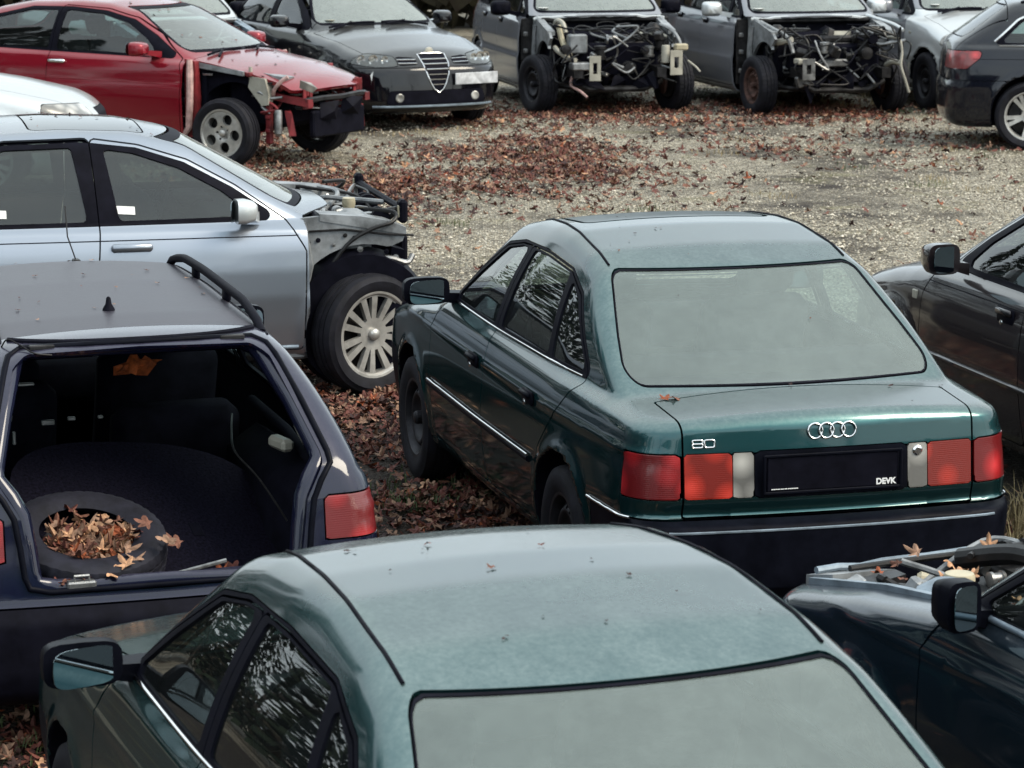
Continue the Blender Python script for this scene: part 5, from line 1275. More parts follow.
c11, B11, P11 = build_car(SMP, 'people_carrier', 'pale silver people carrier with bonnet coloured paler for the sky it reflects and black steel wheel, complete', 'car', 'grey', h=.034, wsm='palefog')
for o in P11['bonnet'] + P11['front_wing'][1:]: o.data.materials[0] = M['pale']  # sky reflection on bonnet and right wing put in as paler paint
for sd in (1, -1):
    handle(B11, P11['doors'][0][sd], 1.93, .905, sd, 'grey', .16, .03, 'flap'); mirror(c11, (2.50, sd * .955, 1.06), sd, 'grey', (.12, .22, .16), .09)
    for x in (.72, 3.38): wheel(c11, x, sd * .755, .312, .195, .2, 'steel', 'steelw', tread=False)
    p = B11.y_at(2.98, .80); MB().box((p[0], sd * p[1], p[2]), (.05, .012, .03), .004).build('side_repeater', M['whiteplastic'], c11)
wipers(B11, c11, 3.08, 1.0, ((-.55, .5), (.0, .5)), .5)
p = B11.z_at(2.90, -.52); MB().lathe([(.001, .003), (.05, .003), (.05, .001)], p + np.array((0, 0, .004)), 'z', 20).build('sticker', M['paper'], c11)
place(c11, 4.33, 37.8, -74.5)

c10, B10, P10 = build_car(SMS, 'people_carrier', 'silver stripped car half hidden behind the red hatchback, pale windscreen pillar showing', 'car', 'pale', h=.036, wsm='palefog')
stripped_front(c10, 5, 'primer_blue')
for sd in (1, -1): mirror(c10, (2.50, sd * .955, 1.06), sd, 'trim', (.12, .22, .16), .09)
b = MB(); b.tube([(3.38 + .42 * math.cos(a), .72, .40 + .42 * math.sin(a)) for a in np.linspace(.3, 2.6, 16)], .02, 8); b.build('arch_trim', M['redmetal'], c10)
place(c10, -4.95, 36.35, -62)

# ================================================================== midnight-blue estate at the right edge
SAV = dict(L=4.60, W=.90, H=1.45, z0=.19, xmid=1.9, kx=.12,
    prof=[(-.3, .80), (0, .98), (.10, 1.02), (.62, 1.37), (.9, 1.41), (1.6, 1.435), (2.2, 1.42), (2.7, 1.34), (3.4, .98), (3.46, .965), (3.9, .90), (4.3, .80), (4.6, .68)], prof_sm=.06,
    plan=[(-.1, .74), (.08, .79), (.4, .84), (1.0, .872), (2.3, .885), (3.4, .875), (4.0, .84), (4.6, .74)],
    ins=[(.15, .09), (.28, .03), (.40, .012), (.55, 0), (.70, .004), (.78, .012), (.81, .022), (.92, .055), (1.1, .12)], belt=[(0, .96), (1, .95), (3, .93), (4.6, .9)],
    gb=[(0, .70), (.7, .765), (1.4, .785), (2.4, .79), (3.3, .75)], gr=[(0, .50), (.6, .545), (1.4, .575), (2.1, .57), (2.9, .50)], zr=1.36, bulge=.03,
    rear=[(.15, .12), (.25, .03), (.35, 0), (.58, 0), (.63, .025), (.85, .04), (.98, .08), (1.35, .50)], rc=.14, kr=.18,
    front=[(.15, 4.45), (.3, 4.57), (.5, 4.58), (.7, 4.5), (.9, 4.3)], fc=.2, kf=.22,
    crx=[0, .6, 1.4, 2.8, 3.5, 4.6], cry=[.08, .10, .12, .12, .09, .1], ktx=[0, .5, 1.2, 2.8, 3.3, 3.6], kty=[.06, .07, .08, .08, .06, .08],
    arches=[(.83, .33, .35), (3.64, .33, .355)], ywell=.55,
    ws=yz_d([(.68, .98), (.6, 1.12), (.48, 1.35)], .05, 2.4, 3.6), rw=yz_d([(.60, 1.03), (.56, 1.15), (.47, 1.33)], .05, -.3, .8),
    dlo=side_d([(3.20, .945), (2.9, 1.13), (2.65, 1.26), (2.3, 1.335), (1.6, 1.345), (1.0, 1.315), (.72, 1.20), (.50, .995), (.54, .965)], .03),
    windows=[(side_d([(3.05, .97), (2.85, 1.10), (2.6, 1.24), (2.3, 1.31), (2.2, .97)], .02), 0), (side_d([(2.1, .97), (2.15, 1.315), (1.6, 1.32), (1.3, 1.31), (1.2, .975)], .02), 1), (side_d([(1.12, .98), (1.2, 1.305), (1.0, 1.288), (.75, 1.18), (.58, 1.01), (.60, .985)], .02), None)],
    doors=[('front_door', side_d([(3.28, .26), (3.3, .8), (3.22, .94), (2.9, 1.145), (2.66, 1.275), (2.3, 1.352), (2.17, 1.355), (2.17, .26)], .03)), ('rear_door', side_d([(2.17, .26), (2.17, 1.355), (1.6, 1.36), (1.22, 1.345), (1.05, .9), (1.16, .62), (1.26, .26)], .03))],
    panels=[('tail_lamp', lambda x, y, z: np.maximum.reduce([poly_sdf(x, z, [(-.3, .74), (-.3, .90), (.40, .915), (.36, .84), (.24, .74)], .03), .42 - y]), 'redlens', 'side', .006),
            ('tailgate', lambda x, y, z: np.maximum.reduce([y - .66, .64 - z, x - .62]), None, 'both', .008),
            ('rear_bumper', box_d(x1=.62, z0=.1, z1=.635), None, 'both', .005),
            ('front_bumper', box_d(x0=4.0, z0=.1, z1=.6), None, 'both', .006)],
    cabin=dict(fx=2.4, rx=1.4, zc=.43, dash=3.05, zd=.90, yw=.62))
c12, B12, P12 = build_car(SAV, 'estate_car', 'midnight blue estate with chrome window surround and five-spoke alloy at the right edge', 'car', 'midnight', h=.03, rwm='glass')
for sd in (1, -1):
    for x in (.83, 3.64): wheel(c12, x, sd * .765, .32, .232, .225, 'double', 'alloy', tread=False, roll=.25)
    out = [(.50, .995), (.72, 1.20), (1.0, 1.315), (1.6, 1.345), (2.3, 1.335), (2.65, 1.26), (2.9, 1.13), (3.20, .945)]
    cx = np.linspace(0, 1, 60); xs_ = np.interp(cx, np.linspace(0, 1, 8), [a for a, _ in out]); zs_ = np.interp(cx, np.linspace(0, 1, 8), [b_ for _, b_ in out])
    pts = [B12.y_at(x, z) for x, z in zip(xs_, zs_)]
    MB().tube([(p[0], sd * (p[1] + .003), p[2]) for p in pts], .011, 6).build('window_surround', M['chrome'], c12)
    pts = [B12.y_at(x, .958) for x in np.linspace(.54, 3.18, 30)]
    MB().tube([(p[0], sd * (p[1] + .003), p[2]) for p in pts], .011, 6).build('window_surround', M['chrome'], c12)
    pts = [B12.z_at(.75 + 1.5 * i / 14, .52) for i in range(15)]
    MB().tube([(p[0], sd * p[1], p[2] + .05 * min(1, 5 * min(i, 14 - i) / 14)) for i, p in enumerate(pts)], .016, 8).build('roof_rail', M['trim'], c12)
    strip(B12, c12, 'body_line', 'trim', lambda t: B12.y_at(.3 + 2.9 * t, .835), 30, .003, sides=(sd,), off=-.001)
place(c12, 4.10, 30.8, -5)

# ================================================================== blue-black saloon without its bonnet, bottom right
S14 = dict(S80)
S14['panels'] = [p for p in S80['panels'] if p[0] not in ('bonnet', 'sunroof')]
S14['remove'] = [[p for p in S80['panels'] if p[0] == 'bonnet'][0][1], lambda x, y, z: np.maximum.reduce([4.13 - x, y - .62, .60 - z])]
S14['unlined'] = [lambda x, y, z: np.maximum.reduce([3.05 - x, y - .72, .3 - z])]
c14, B14, P14 = build_car(S14, 'saloon_car', 'blue-black saloon without a bonnet, its open engine bay full of parts', 'car', 'blue', h=.024)
for sd in (1, -1):
    for i in (0, 1): handle(B14, P14['doors'][i][sd], (2.30, 1.42)[i], .79, sd, 'plastic', .15, .03, 'flap')
    mirror(c14, (2.86, sd * .88, 1.01), sd, 'plastic', (.13, .11, .15), .08)
    for x in (.97, 3.52): wheel(c14, x, sd * .735, .30, .19, .185, 'steel', 'steelw', tread=False)
    strip(B14, c14, 'belt_moulding', 'primer_blue', lambda t: B14.y_at(.98 + 2.05 * t, .950), 30, .011, sides=(sd,))
    MB().hull([(x, sd * y, z) for x, z0 in ((3.12, .925), (3.6, .865), (4.10, .77)) for y in (.645, .672) for z in (z0, z0 - .14)]).build('wing_flange', M['primer_blue'], c14)
    b = MB(); b.lathe([(.002, .09), (.04, .09), (.09, .06), (.11, 0), (.11, -.2)], (3.50, sd * .52, .80), 'z', 24); b.build('strut_tower', M['primer_blue'], c14)
    b = MB(); b.hull([(4.02, sd * .40, .79), (4.16, sd * .42, .76), (4.0, sd * .64, .80), (4.14, sd * .66, .77), (4.02, sd * .4, .70), (4.16, sd * .42, .68), (4.0, sd * .64, .7), (4.14, sd * .66, .68)]); b.build('lamp_housing', M['primer'], c14)
b = MB(); b.box((3.08, 0, .66), (.05, 1.26, .5), .02); b.build('bulkhead', M['trim'], c14)
b = MB(); b.box((3.70, 0, .40), (.95, 1.24, .10), .02); b.build('bay_floor', M['lining'], c14)
b = MB(); b.box((3.72, 0, .58), (.62, .36, .32), .05); b.box((3.70, 0, .77), (.50, .24, .07), .025); b.build('engine_block', M['dmetal'], c14, 40)
b = MB(); b.tube([(4.15 - .10 * y * y, y, .785 + random.uniform(-.006, .006)) for y in np.linspace(-.64, .64, 16)], .013, 8); b.build('radiator_support', M['primer_blue'], c14)
b = MB(); b.tube([(4.08 - .1 * y * y, y, .80) for y in np.linspace(-.55, .55, 12)], .011, 8); b.build('cable', M['blackhose'], c14)
b = MB(); b.hull([(3.50, .58, .80), (3.72, .58, .78), (3.50, .36, .80), (3.72, .38, .78), (3.48, .60, .66), (3.74, .60, .66), (3.48, .34, .66), (3.74, .34, .66), (3.55, .5, .83), (3.66, .46, .83)]); b.lathe([(.002, .05), (.045, .05), (.05, .04), (.05, 0)], (3.62, .40, .82), 'z', 22); b.build('coolant_tank', M['cream'], c14, 45)
MB().hull([(3.86, .60, .79), (3.98, .60, .78), (3.88, .44, .81), (3.98, .42, .80), (3.86, .6, .72), (3.98, .60, .70), (3.88, .44, .74), (3.98, .42, .72)]).build('lamp_cover', M['dmetal'], c14)
MB().curve([(3.95, .20, .82), (3.75, .10, .87), (3.50, .05, .86), (3.35, -.1, .85)], .035, 10).build('hose', M['blackhose'], c14)
MB().curve([(3.60, .20, .84), (3.48, .06, .88), (3.56, -.12, .88), (3.70, -.16, .86)], .030, 10).build('hose', M['dmetal'], c14)
MB().curve([(4.0, .10, .82), (3.8, -.1, .86), (3.5, -.3, .88), (3.2, -.4, .92)], .010, 6).build('cable', M['blackhose'], c14)
MB().tube([(3.35, .48, .86), (3.20, .10, .91), (3.16, -.4, .93)], .024, 8).build('scuttle_seal', M['blackhose'], c14)
for k in range(3): MB().lathe([(.002, .03), (.028, .03), (.032, 0)], (3.27 + .02 * k, .18 - .12 * k, .87), 'z', 16).build('filler_cap', M['cream'], c14)
r_ = random.Random(17)
hoses(c14, r_, 34, ((3.2, 4.05), (-.56, .62), (.66, .85)), (.007, .016), ('blackhose', 'metal', 'dmetal', 'primer', 'blackhose'))
lumps(c14, r_, 44, ((3.2, 4.05), (-.54, .62), (.70, .84)), (.04, .11), ('trim', 'dmetal', 'metal', 'cream', 'blackhose', 'primer'))
place(c14, 3.18, 6.5, 113.0)
# ================================================================== ground, leaves, wood, sky, camera
CAM = (0., 0., 3.332); PITCH = .18997; FPX = 3191.7
def to_px(x, y, z):
    dz = z - CAM[2]; c, s = math.cos(PITCH), math.sin(PITCH)
    zc = y * c - dz * s; yc = y * s + dz * c
    return 512 + FPX * x / zc, 384 - FPX * yc / zc
def to_ground(px, py):
    u, v = (px - 512) / FPX, (384 - py) / FPX; c, s = math.cos(PITCH), math.sin(PITCH)
    d = Vector((u, c + v * s, -s + v * c)); t = 10
    for _ in range(40):
        y = d.y * t; t = (ground_z(y) - CAM[2]) / d.z
    return Vector((d.x * t, d.y * t, ground_z(d.y * t)))

def ground_mat():
    m, nt, out = new_mat('gravel_ground')
    p = nd(nt, 'ShaderNodeBsdfPrincipled'); p.inputs['Roughness'].default_value = .85; p.inputs['Specular IOR Level'].default_value = .3
    tc = nd(nt, 'ShaderNodeTexCoord')
    def vor(sc):
        v = nd(nt, 'ShaderNodeTexVoronoi'); v.inputs['Scale'].default_value = sc; nt.links.new(tc.outputs['Object'], v.inputs['Vector']); return v
    v = vor(52.); v2 = vor(75.)
    sep = nd(nt, 'ShaderNodeSeparateColor'); nt.links.new(v.outputs['Color'], sep.inputs[0])
    stone = ramp(nt, sep.outputs[0], [(0, (.12, .10, .07)), (.35, (.32, .28, .21)), (.7, (.50, .445, .345)), (1, (.74, .69, .58))])
    edge = ramp(nt, v.outputs['Distance'], [(.25, g3(1)), (.75, g3(.25))])
    mx = nd(nt, 'ShaderNodeMix', data_type='RGBA', blend_type='MULTIPLY'); mx.inputs['Factor'].default_value = 1
    nt.links.new(stone, mx.inputs['A']); nt.links.new(edge, mx.inputs['B'])
    soil = ramp(nt, noise(nt, 30, 5, .7), [(.3, (.010, .007, .006)), (.7, (.045, .032, .023))])
    a = noise(nt, .55, 6, .62); b = noise(nt, 2.6, 5, .7)
    sx = nd(nt, 'ShaderNodeSeparateXYZ'); nt.links.new(tc.outputs['Object'], sx.inputs[0])
    near = nd(nt, 'ShaderNodeMapRange'); near.inputs['From Min'].default_value = 17.2; near.inputs['From Max'].default_value = 19.5; near.inputs['To Min'].default_value = -.42; near.inputs['To Max'].default_value = .055
    nt.links.new(sx.outputs['Y'], near.inputs['Value'])
    ad = nd(nt, 'ShaderNodeMath', operation='ADD'); nt.links.new(a, ad.inputs[0]); nt.links.new(near.outputs[0], ad.inputs[1])
    ad2 = nd(nt, 'ShaderNodeMath', operation='MULTIPLY_ADD'); nt.links.new(b, ad2.inputs[0]); ad2.inputs[1].default_value = .45; nt.links.new(ad.outputs[0], ad2.inputs[2])
    msk = ramp(nt, ad2.outputs[0], [(.60, g3(0)), (.80, g3(1))])
    m2 = nd(nt, 'ShaderNodeMix', data_type='RGBA'); nt.links.new(msk, m2.inputs['Factor']); nt.links.new(soil, m2.inputs['A']); nt.links.new(mx.outputs['Result'], m2.inputs['B'])
    gr = ramp(nt, noise(nt, 1.3, 5, .7), [(.56, g3(0)), (.66, g3(.55))])
    m3 = nd(nt, 'ShaderNodeMix', data_type='RGBA'); nt.links.new(gr, m3.inputs['Factor']); nt.links.new(m2.outputs['Result'], m3.inputs['A'])
    gcol = ramp(nt, noise(nt, 40, 4, .7), [(.3, (.05, .05, .02)), (.7, (.19, .17, .07))]); nt.links.new(gcol, m3.inputs['B'])
    nt.links.new(m3.outputs['Result'], p.inputs['Base Color'])
    bp = nd(nt, 'ShaderNodeBump'); bp.inputs['Strength'].default_value = .9; bp.inputs['Distance'].default_value = .03; bp.invert = True
    nt.links.new(v.outputs['Distance'], bp.inputs['Height'])
    b2 = nd(nt, 'ShaderNodeBump'); b2.inputs['Strength'].default_value = .5; b2.inputs['Distance'].default_value = .02
    nt.links.new(noise(nt, 11, 4, .7), b2.inputs['Height']); nt.links.new(bp.outputs['Normal'], b2.inputs['Normal'])
    nt.links.new(b2.outputs['Normal'], p.inputs['Normal'])
    nt.links.new(p.outputs[0], out.inputs['Surface'])
    return m
gx = np.concatenate([np.linspace(-160, -22, 10), np.linspace(-20, 20, 90), np.linspace(22, 160, 10)]); gy = np.concatenate([np.linspace(-120, 0, 8), np.linspace(1, 46, 110), np.linspace(50, 220, 14)])
GX, GY = np.meshgrid(gx, gy, indexing='ij')
GZ = np.vectorize(ground_z)(np.minimum(GY, 70.))
GZ = GZ + .012 * np.sin(GX * 1.7 + .6 * GY) * np.sin(GY * 1.3 - .4 * GX) * (np.abs(GX) < 20) - .012
ny = len(gy); i, j = np.meshgrid(np.arange(len(gx) - 1), np.arange(ny - 1), indexing='ij'); i = i.ravel(); j = j.ravel()
tag(mesh_obj('gravel_ground', np.stack([GX.ravel(), GY.ravel(), GZ.ravel()], 1), np.stack([i * ny + j, (i + 1) * ny + j, (i + 1) * ny + j + 1, i * ny + j + 1], 1), ground_mat()), 'gravel and soil yard with patches of thin grass', None, None, 'structure')

# ---- scatter masks, in metres on the ground (ellipses: centre, half axes, weight)
def ell(px, py, rx, ry, w): 
    c = to_ground(px, py); e = to_ground(px + rx, py); q = to_ground(px, py - ry); q2 = to_ground(px, py + ry)
    return (c.x, c.y, abs(e.x - c.x), abs(q.y - q2.y) / 2, w)
LEAF = [ell(520, 170, 120, 26, 1.), ell(330, 186, 120, 13, 1.1), ell(600, 165, 70, 20, .5), ell(600, 112, 130, 9, .9), ell(430, 118, 60, 8, .7), ell(820, 112, 90, 10, 1.0), ell(700, 135, 40, 10, .4), ell(860, 150, 130, 14, .30), ell(960, 140, 60, 10, .45), ell(700, 122, 45, 7, .4),
        ell(380, 440, 110, 95, 1.6), ell(300, 370, 60, 30, 1.3), ell(470, 520, 70, 50, 1.0), ell(1010, 540, 40, 60, .5), ell(30, 740, 60, 60, .8), ell(420, 200, 60, 14, .5), ell(560, 140, 50, 10, .5), ell(270, 150, 40, 20, .7)]
def dens(x, y):
    d = .05 if y < 18.5 else .016
    for cx, cy, a, b, w in LEAF:
        q = ((x - cx) / a) ** 2 + ((y - cy) / b) ** 2
        d += w * math.exp(-q * 1.1)
    return d
LEAFMATS = [plain('leaf_%s' % n, c, .7, 0, .45, 30, .1, .3) for n, c in (('red_brown', (.100, .030, .022)), ('brown', (.125, .052, .034)), ('pale', (.23, .135, .090)), ('dark', (.028, .011, .010)), ('orange', (.20, .052, .020)), ('tan', (.38, .21, .12)))]
LEAF_OUT = []
for k in range(5):                                   # five lobes with notches
    a = math.pi / 2 + (k - 2) * 1.02; r = (1., .92, .62)[abs(k - 2)]
    LEAF_OUT += [(a - .38, r * .62), (a - .20, r * .84), (a, r), (a + .20, r * .84), (a + .38, r * .62)]
    if k < 4: LEAF_OUT += [(a + .51, .42)]
LEAF_OUT += [(-math.pi / 2 - .25, .22), (-math.pi / 2 + .25, .22)]
LEAF_OUT.sort(key=lambda t: t[0])
def leaf_verts(c, size, nrmv, curl, spin, rnd):
    n = Vector(nrmv).normalized(); u = n.orthogonal().normalized(); u = Matrix.Rotation(spin, 3, n) @ u; w = n.cross(u)
    cx, cy = rnd.uniform(-1, 1), rnd.uniform(-1, 1)
    out = [Vector(c)]
    for a, r in LEAF_OUT:
        x, y = r * math.cos(a), r * math.sin(a)
        zz = curl * (x * x * cx + y * y * cy + .25 * math.sin(5 * a) * r)
        out.append(Vector(c) + (u * x + w * y + n * zz) * size)
    return out
def leaf_mass(nm, places, label, seed=1):
    rnd = random.Random(seed); V = []; F = []; mi = []
    nO = len(LEAF_OUT)
    for (c, size, nv, curl, m) in places:
        b = len(V); V += leaf_verts(c, size, nv, curl, rnd.uniform(0, 6.28), rnd)
        F += [(b, b + 1 + k, b + 1 + (k + 1) % nO) for k in range(nO)]; mi += [m] * nO
    o = mesh_obj(nm, np.array([tuple(v) for v in V]), np.array(F), LEAFMATS, smooth=False)
    if len(o.data.polygons) == len(mi): o.data.polygons.foreach_set('material_index', np.array(mi, np.int32))
    return tag(o, label, None, None, 'stuff')
rnd = random.Random(11); pl = []
def try_leaves(n, x0, x1, y0, y1, size):
    for _ in range(n):
        x, y = rnd.uniform(x0, x1), rnd.uniform(y0, y1)
        px, py = to_px(x, y, ground_z(y))
        if not (-60 < px < 1090 and 60 < py < 830): continue
        clump = .5 + .5 * math.sin(x * 2.1 + 1.7 * math.sin(y * 1.9)) * math.sin(y * 2.3 + 1.3 * math.sin(x * 1.5))
        d = dens(x, y)
        if rnd.random() > d * (.12 + 1.35 * clump ** 1.5): continue
        s = rnd.uniform(.55, 1.2) * size
        pl.append(((x, y, ground_z(y) + rnd.uniform(.003, .026)), s, (rnd.gauss(0, .38), rnd.gauss(0, .38), 1), rnd.uniform(.25, 1.0), rnd.choices(range(6), (32, 26, 20, 22, 3, 3))[0]))
try_leaves(110000, -7, 7, 23, 38, .045)
try_leaves(90000, -2.8, 4.5, 7.5, 24, .040)
leaf_mass('fallen_leaves', pl, 'red and brown fallen leaves strewn over the gravel')
# loose stones on the open gravel
rnd = random.Random(5); V = []; F = []; mi = []
ico = [(0, 0, 1), (.9, 0, 0), (0, .9, 0), (-.9, 0, 0), (0, -.9, 0), (0, 0, -1)]
icf = [(0, 1, 2), (0, 2, 3), (0, 3, 4), (0, 4, 1), (5, 2, 1), (5, 3, 2), (5, 4, 3), (5, 1, 4)]
ns = 0
while ns < 42000:
    y = rnd.uniform(17, 38); x = rnd.uniform(-.17 * y, .17 * y)
    if y < 19 and rnd.random() < .6: continue
    if math.sin(x * 1.3 + 2 * math.sin(y * .7)) * math.sin(y * 1.1 + x * .5) < rnd.uniform(-1.1, .6): continue
    s = rnd.uniform(.005, .013) * (1.6 if rnd.random() < .06 else 1); a = rnd.uniform(0, 6.28); ca, sa = math.cos(a), math.sin(a); sx, sy, sz = s * rnd.uniform(.7, 1.5), s * rnd.uniform(.7, 1.3), s * rnd.uniform(.5, .9)
    b = len(V); z0 = ground_z(y) + sz * .3
    for (p, q, r) in ico:
        j = rnd.uniform(.75, 1.2); p, q, r = p * sx * j, q * sy * j, r * sz * j
        V.append((x + p * ca - q * sa, y + p * sa + q * ca, z0 + r))
    F += [(b + i, b + j, b + k) for i, j, k in icf]; mi += [rnd.choices(range(3), (4, 4, 2))[0]] * 8; ns += 1
o = mesh_obj('loose_stones', np.array(V), np.array(F), [plain('stone_pale', (.48, .435, .36), .8), plain('stone_grey', (.36, .32, .25), .8), plain('stone_dark', (.11, .09, .07), .8)], smooth=False)
o.data.polygons.foreach_set('material_index', np.array(mi, np.int32)); tag(o, 'loose pale stones over the gravel yard', None, None, 'stuff')
# grass blades
rnd = random.Random(9); V = []; F = []; mi = []
def tuft(x, y, n, hgt, spread, m):
    for _ in range(n):
        bx, by = x + rnd.gauss(0, spread), y + rnd.gauss(0, spread); z = ground_z(by); a = rnd.uniform(0, 6.28); h_ = hgt * rnd.uniform(.5, 1.2); lx, ly = math.cos(a) * h_ * rnd.uniform(.2, 1.), math.sin(a) * h_ * rnd.uniform(.2, 1.); w = rnd.uniform(.002, .004)
        b = len(V); px, py = -math.sin(a) * w, math.cos(a) * w
        V.extend([(bx - px, by - py, z - .01), (bx + px, by + py, z - .01), (bx + lx * .4 + px * .7, by + ly * .4 + py * .7, z + h_ * .6), (bx + lx * .4 - px * .7, by + ly * .4 - py * .7, z + h_ * .6), (bx + lx, by + ly, z + h_ * rnd.uniform(.75, 1.))])
        F.extend([(b, b + 1, b + 2), (b, b + 2, b + 3), (b + 3, b + 2, b + 4)]); mi.extend([m] * 3)
c = to_ground(1012, 520)
for k in range(16): tuft(c.x + rnd.uniform(-.3, .35), c.y + rnd.uniform(-.9, .7), 40, .17, .06, 1)
c = to_ground(448, 478)
for k in range(22): tuft(c.x + rnd.uniform(-.35, .3), c.y + rnd.uniform(-.7, .7), 40, .05, .08, 0)
c = to_ground(20, 745)
for k in range(10): tuft(c.x + rnd.uniform(-.2, .3), c.y + rnd.uniform(-.4, .4), 12, .06, .06, 0)
for k in range(46):
    y = rnd.uniform(24, 37); x = rnd.uniform(-.1 * y, .17 * y); tuft(x, y, 34, .045, .12, rnd.choice((0, 1, 1)))
for k in range(24):
    c = to_ground(rnd.uniform(780, 900), rnd.uniform(96, 108)); tuft(c.x, c.y, 26, .09, .08, 1)
o = mesh_obj('grass', np.array(V), np.array(F), [plain('grass_green', (.05, .075, .02), .7), plain('grass_dry', (.26, .20, .10), .8)], smooth=False)
o.data.polygons.foreach_set('material_index', np.array(mi, np.int32)); tag(o, 'thin green and dry yellow grass between the cars', None, None, 'stuff')
# leaves caught in the spare tyre and on the boot sill
bpy.context.view_layer.update()
rnd = random.Random(21); pl = []
for k in range(260):
    a = rnd.uniform(0, 6.28); r = .168 * math.sqrt(rnd.random()); 
    if r * math.cos(a) > .07 and rnd.random() < .6: continue
    p = sp.matrix_world @ Vector((r * math.cos(a) - .02, r * math.sin(a) - .015, .0 + rnd.uniform(.0, .08)))
    pl.append((p, rnd.uniform(.024, .046), (rnd.gauss(0, .6), rnd.gauss(-.35, .6), .9), rnd.uniform(.5, 1.3), rnd.choices((0, 1, 2, 4, 5), (2, 4, 3, 4, 4))[0]))
for q in ((.10, .20, .640, 5), (.12, .14, .66, 5), (.16, .10, .67, 2), (.19, -.02, .72, 2), (.22, -.06, .70, 1), (.25, .04, .77, 1)):
    pl.append((in_car(c8, q[:3]), .05, (rnd.gauss(0, .4), -.4, 1), .5, q[3]))
leaf_mass('leaf_pile', pl, 'dry tan and brown maple leaves heaped in the spare tyre', 3)
pl = []
for k in range(22): pl.append((in_car(c8, (.22 + rnd.uniform(0, .18), -.34 + rnd.gauss(0, .07), .53 + rnd.uniform(0, .03))), rnd.uniform(.03, .05), (rnd.gauss(0, .5), rnd.gauss(-.2, .5), 1), .6, rnd.choice((0, 0, 1, 4))))
for k in range(7): pl.append((in_car(c8, (.085 + rnd.uniform(0, .03), .36 + rnd.gauss(0, .04), .615 + rnd.uniform(0, .01))), rnd.uniform(.02, .035), (rnd.gauss(0, .4), -.3, 1), .5, rnd.choice((0, 1))))
leaf_mass('boot_leaves', pl, 'few red leaves lying on the boot floor and sill', 4)

# bits of leaf caught on roofs, boot lids and ledges
pl = []
def on_car(car, B, x, y, s_, m=1):
    p = B.z_at(x, abs(y)); n = B.nrm(p); q = Vector((p[0] + n[0] * .004, y, p[2] + .005)); nw = car.matrix_world.to_3x3() @ Vector((n[0], n[1] * (1 if y >= 0 else -1), n[2]))
    pl.append((in_car(car, q), s_, (nw.x + rnd.gauss(0, .15), nw.y + rnd.gauss(0, .15), nw.z), .4, m))
on_car(c1, B1, .47, .545, .038, 4); on_car(c1, B1, .46, .50, .03, 1); on_car(c1, B1, .455, -.38, .016, 3); on_car(c1, B1, .50, .02, .013, 3); on_car(c1, B1, .47, -.60, .014, 3)
for k in range(16): on_car(c1, B1, rnd.uniform(.15, 2.3), rnd.uniform(-.5, .5), rnd.uniform(.004, .010), rnd.choice((3, 1, 0)))
for x, y, s_ in ((1.9, .1, .018), (2.3, .35, .016), (2.25, .15, .015), (1.75, -.2, .012), (2.1, -.1, .012)): on_car(c5, B5, x, y, s_, rnd.choice((0, 1, 3)))
for k in range(14): on_car(c5, B5, rnd.uniform(1.4, 2.4), rnd.uniform(-.5, .5), rnd.uniform(.004, .009), 3)
for k in range(26): on_car(c8, B8, rnd.uniform(.75, 2.4), rnd.uniform(-.45, .45), rnd.uniform(.006, .016), rnd.choice((1, 2, 3, 2)))
for k in range(30): on_car(c2, B2, rnd.uniform(1.7, 3.0), rnd.uniform(-.5, .5), rnd.uniform(.006, .018), rnd.choice((1, 0, 3)))
for k in range(40): on_car(c3, B3, rnd.uniform(.9, 3.8), rnd.uniform(-.5, .5), rnd.uniform(.008, .024), rnd.choice((1, 0, 3)))
for k in range(40): pl.append((in_car(c14, (rnd.uniform(3.2, 4.0), rnd.uniform(-.5, .6), rnd.uniform(.80, .87))), rnd.uniform(.02, .045), (rnd.gauss(0, .5), rnd.gauss(0, .5), 1), .7, rnd.choice((1, 4, 5, 2))))
leaf_mass('caught_leaves', pl, 'small brown leaf bits caught on roofs and boot lids', 6)

# ---- hedge and bare trees round the yard
rnd = random.Random(31)
def hedge(nm, path, hgt, depth, n, label):
    V = []; F = []
    for _ in range(n):
        t = rnd.random() * (len(path) - 1); k = int(t); f = t - k
        x = path[k][0] * (1 - f) + path[k + 1][0] * f; y = path[k][1] * (1 - f) + path[k + 1][1] * f
        hh = hgt * (.75 + .25 * math.sin(t * 40) * math.sin(t * 17 + 1))
        z = ground_z(min(y, 70)) + hh * rnd.random() ** .8; x += rnd.gauss(0, depth); y += rnd.gauss(0, depth)
        s = rnd.uniform(.12, .30); a = [Vector((rnd.gauss(0, 1), rnd.gauss(0, 1), rnd.gauss(0, 1))).normalized() * s for q in range(2)]
        b = len(V); c = Vector((x, y, z)); V.extend([tuple(c - a[0]), tuple(c + a[1]), tuple(c + a[0]), tuple(c - a[1])]); F.append((b, b + 1, b + 2, b + 3))
    return tag(mesh_obj(nm, np.array(V), np.array(F), plain('hedge_leaf', (.035, .032, .018), .8, 0, .7, .8, 0, .2, dark=(.02, .012, .010)), smooth=False), label, None, None, 'stuff')
hedge('hedge', [(-60, 20), (-40, 45), (-15, 50), (0, 50), (20, 50), (42, 44), (55, 15)], 3.6, 1.0, 40000, 'dark overgrown hedge closing off the yard behind the cars')
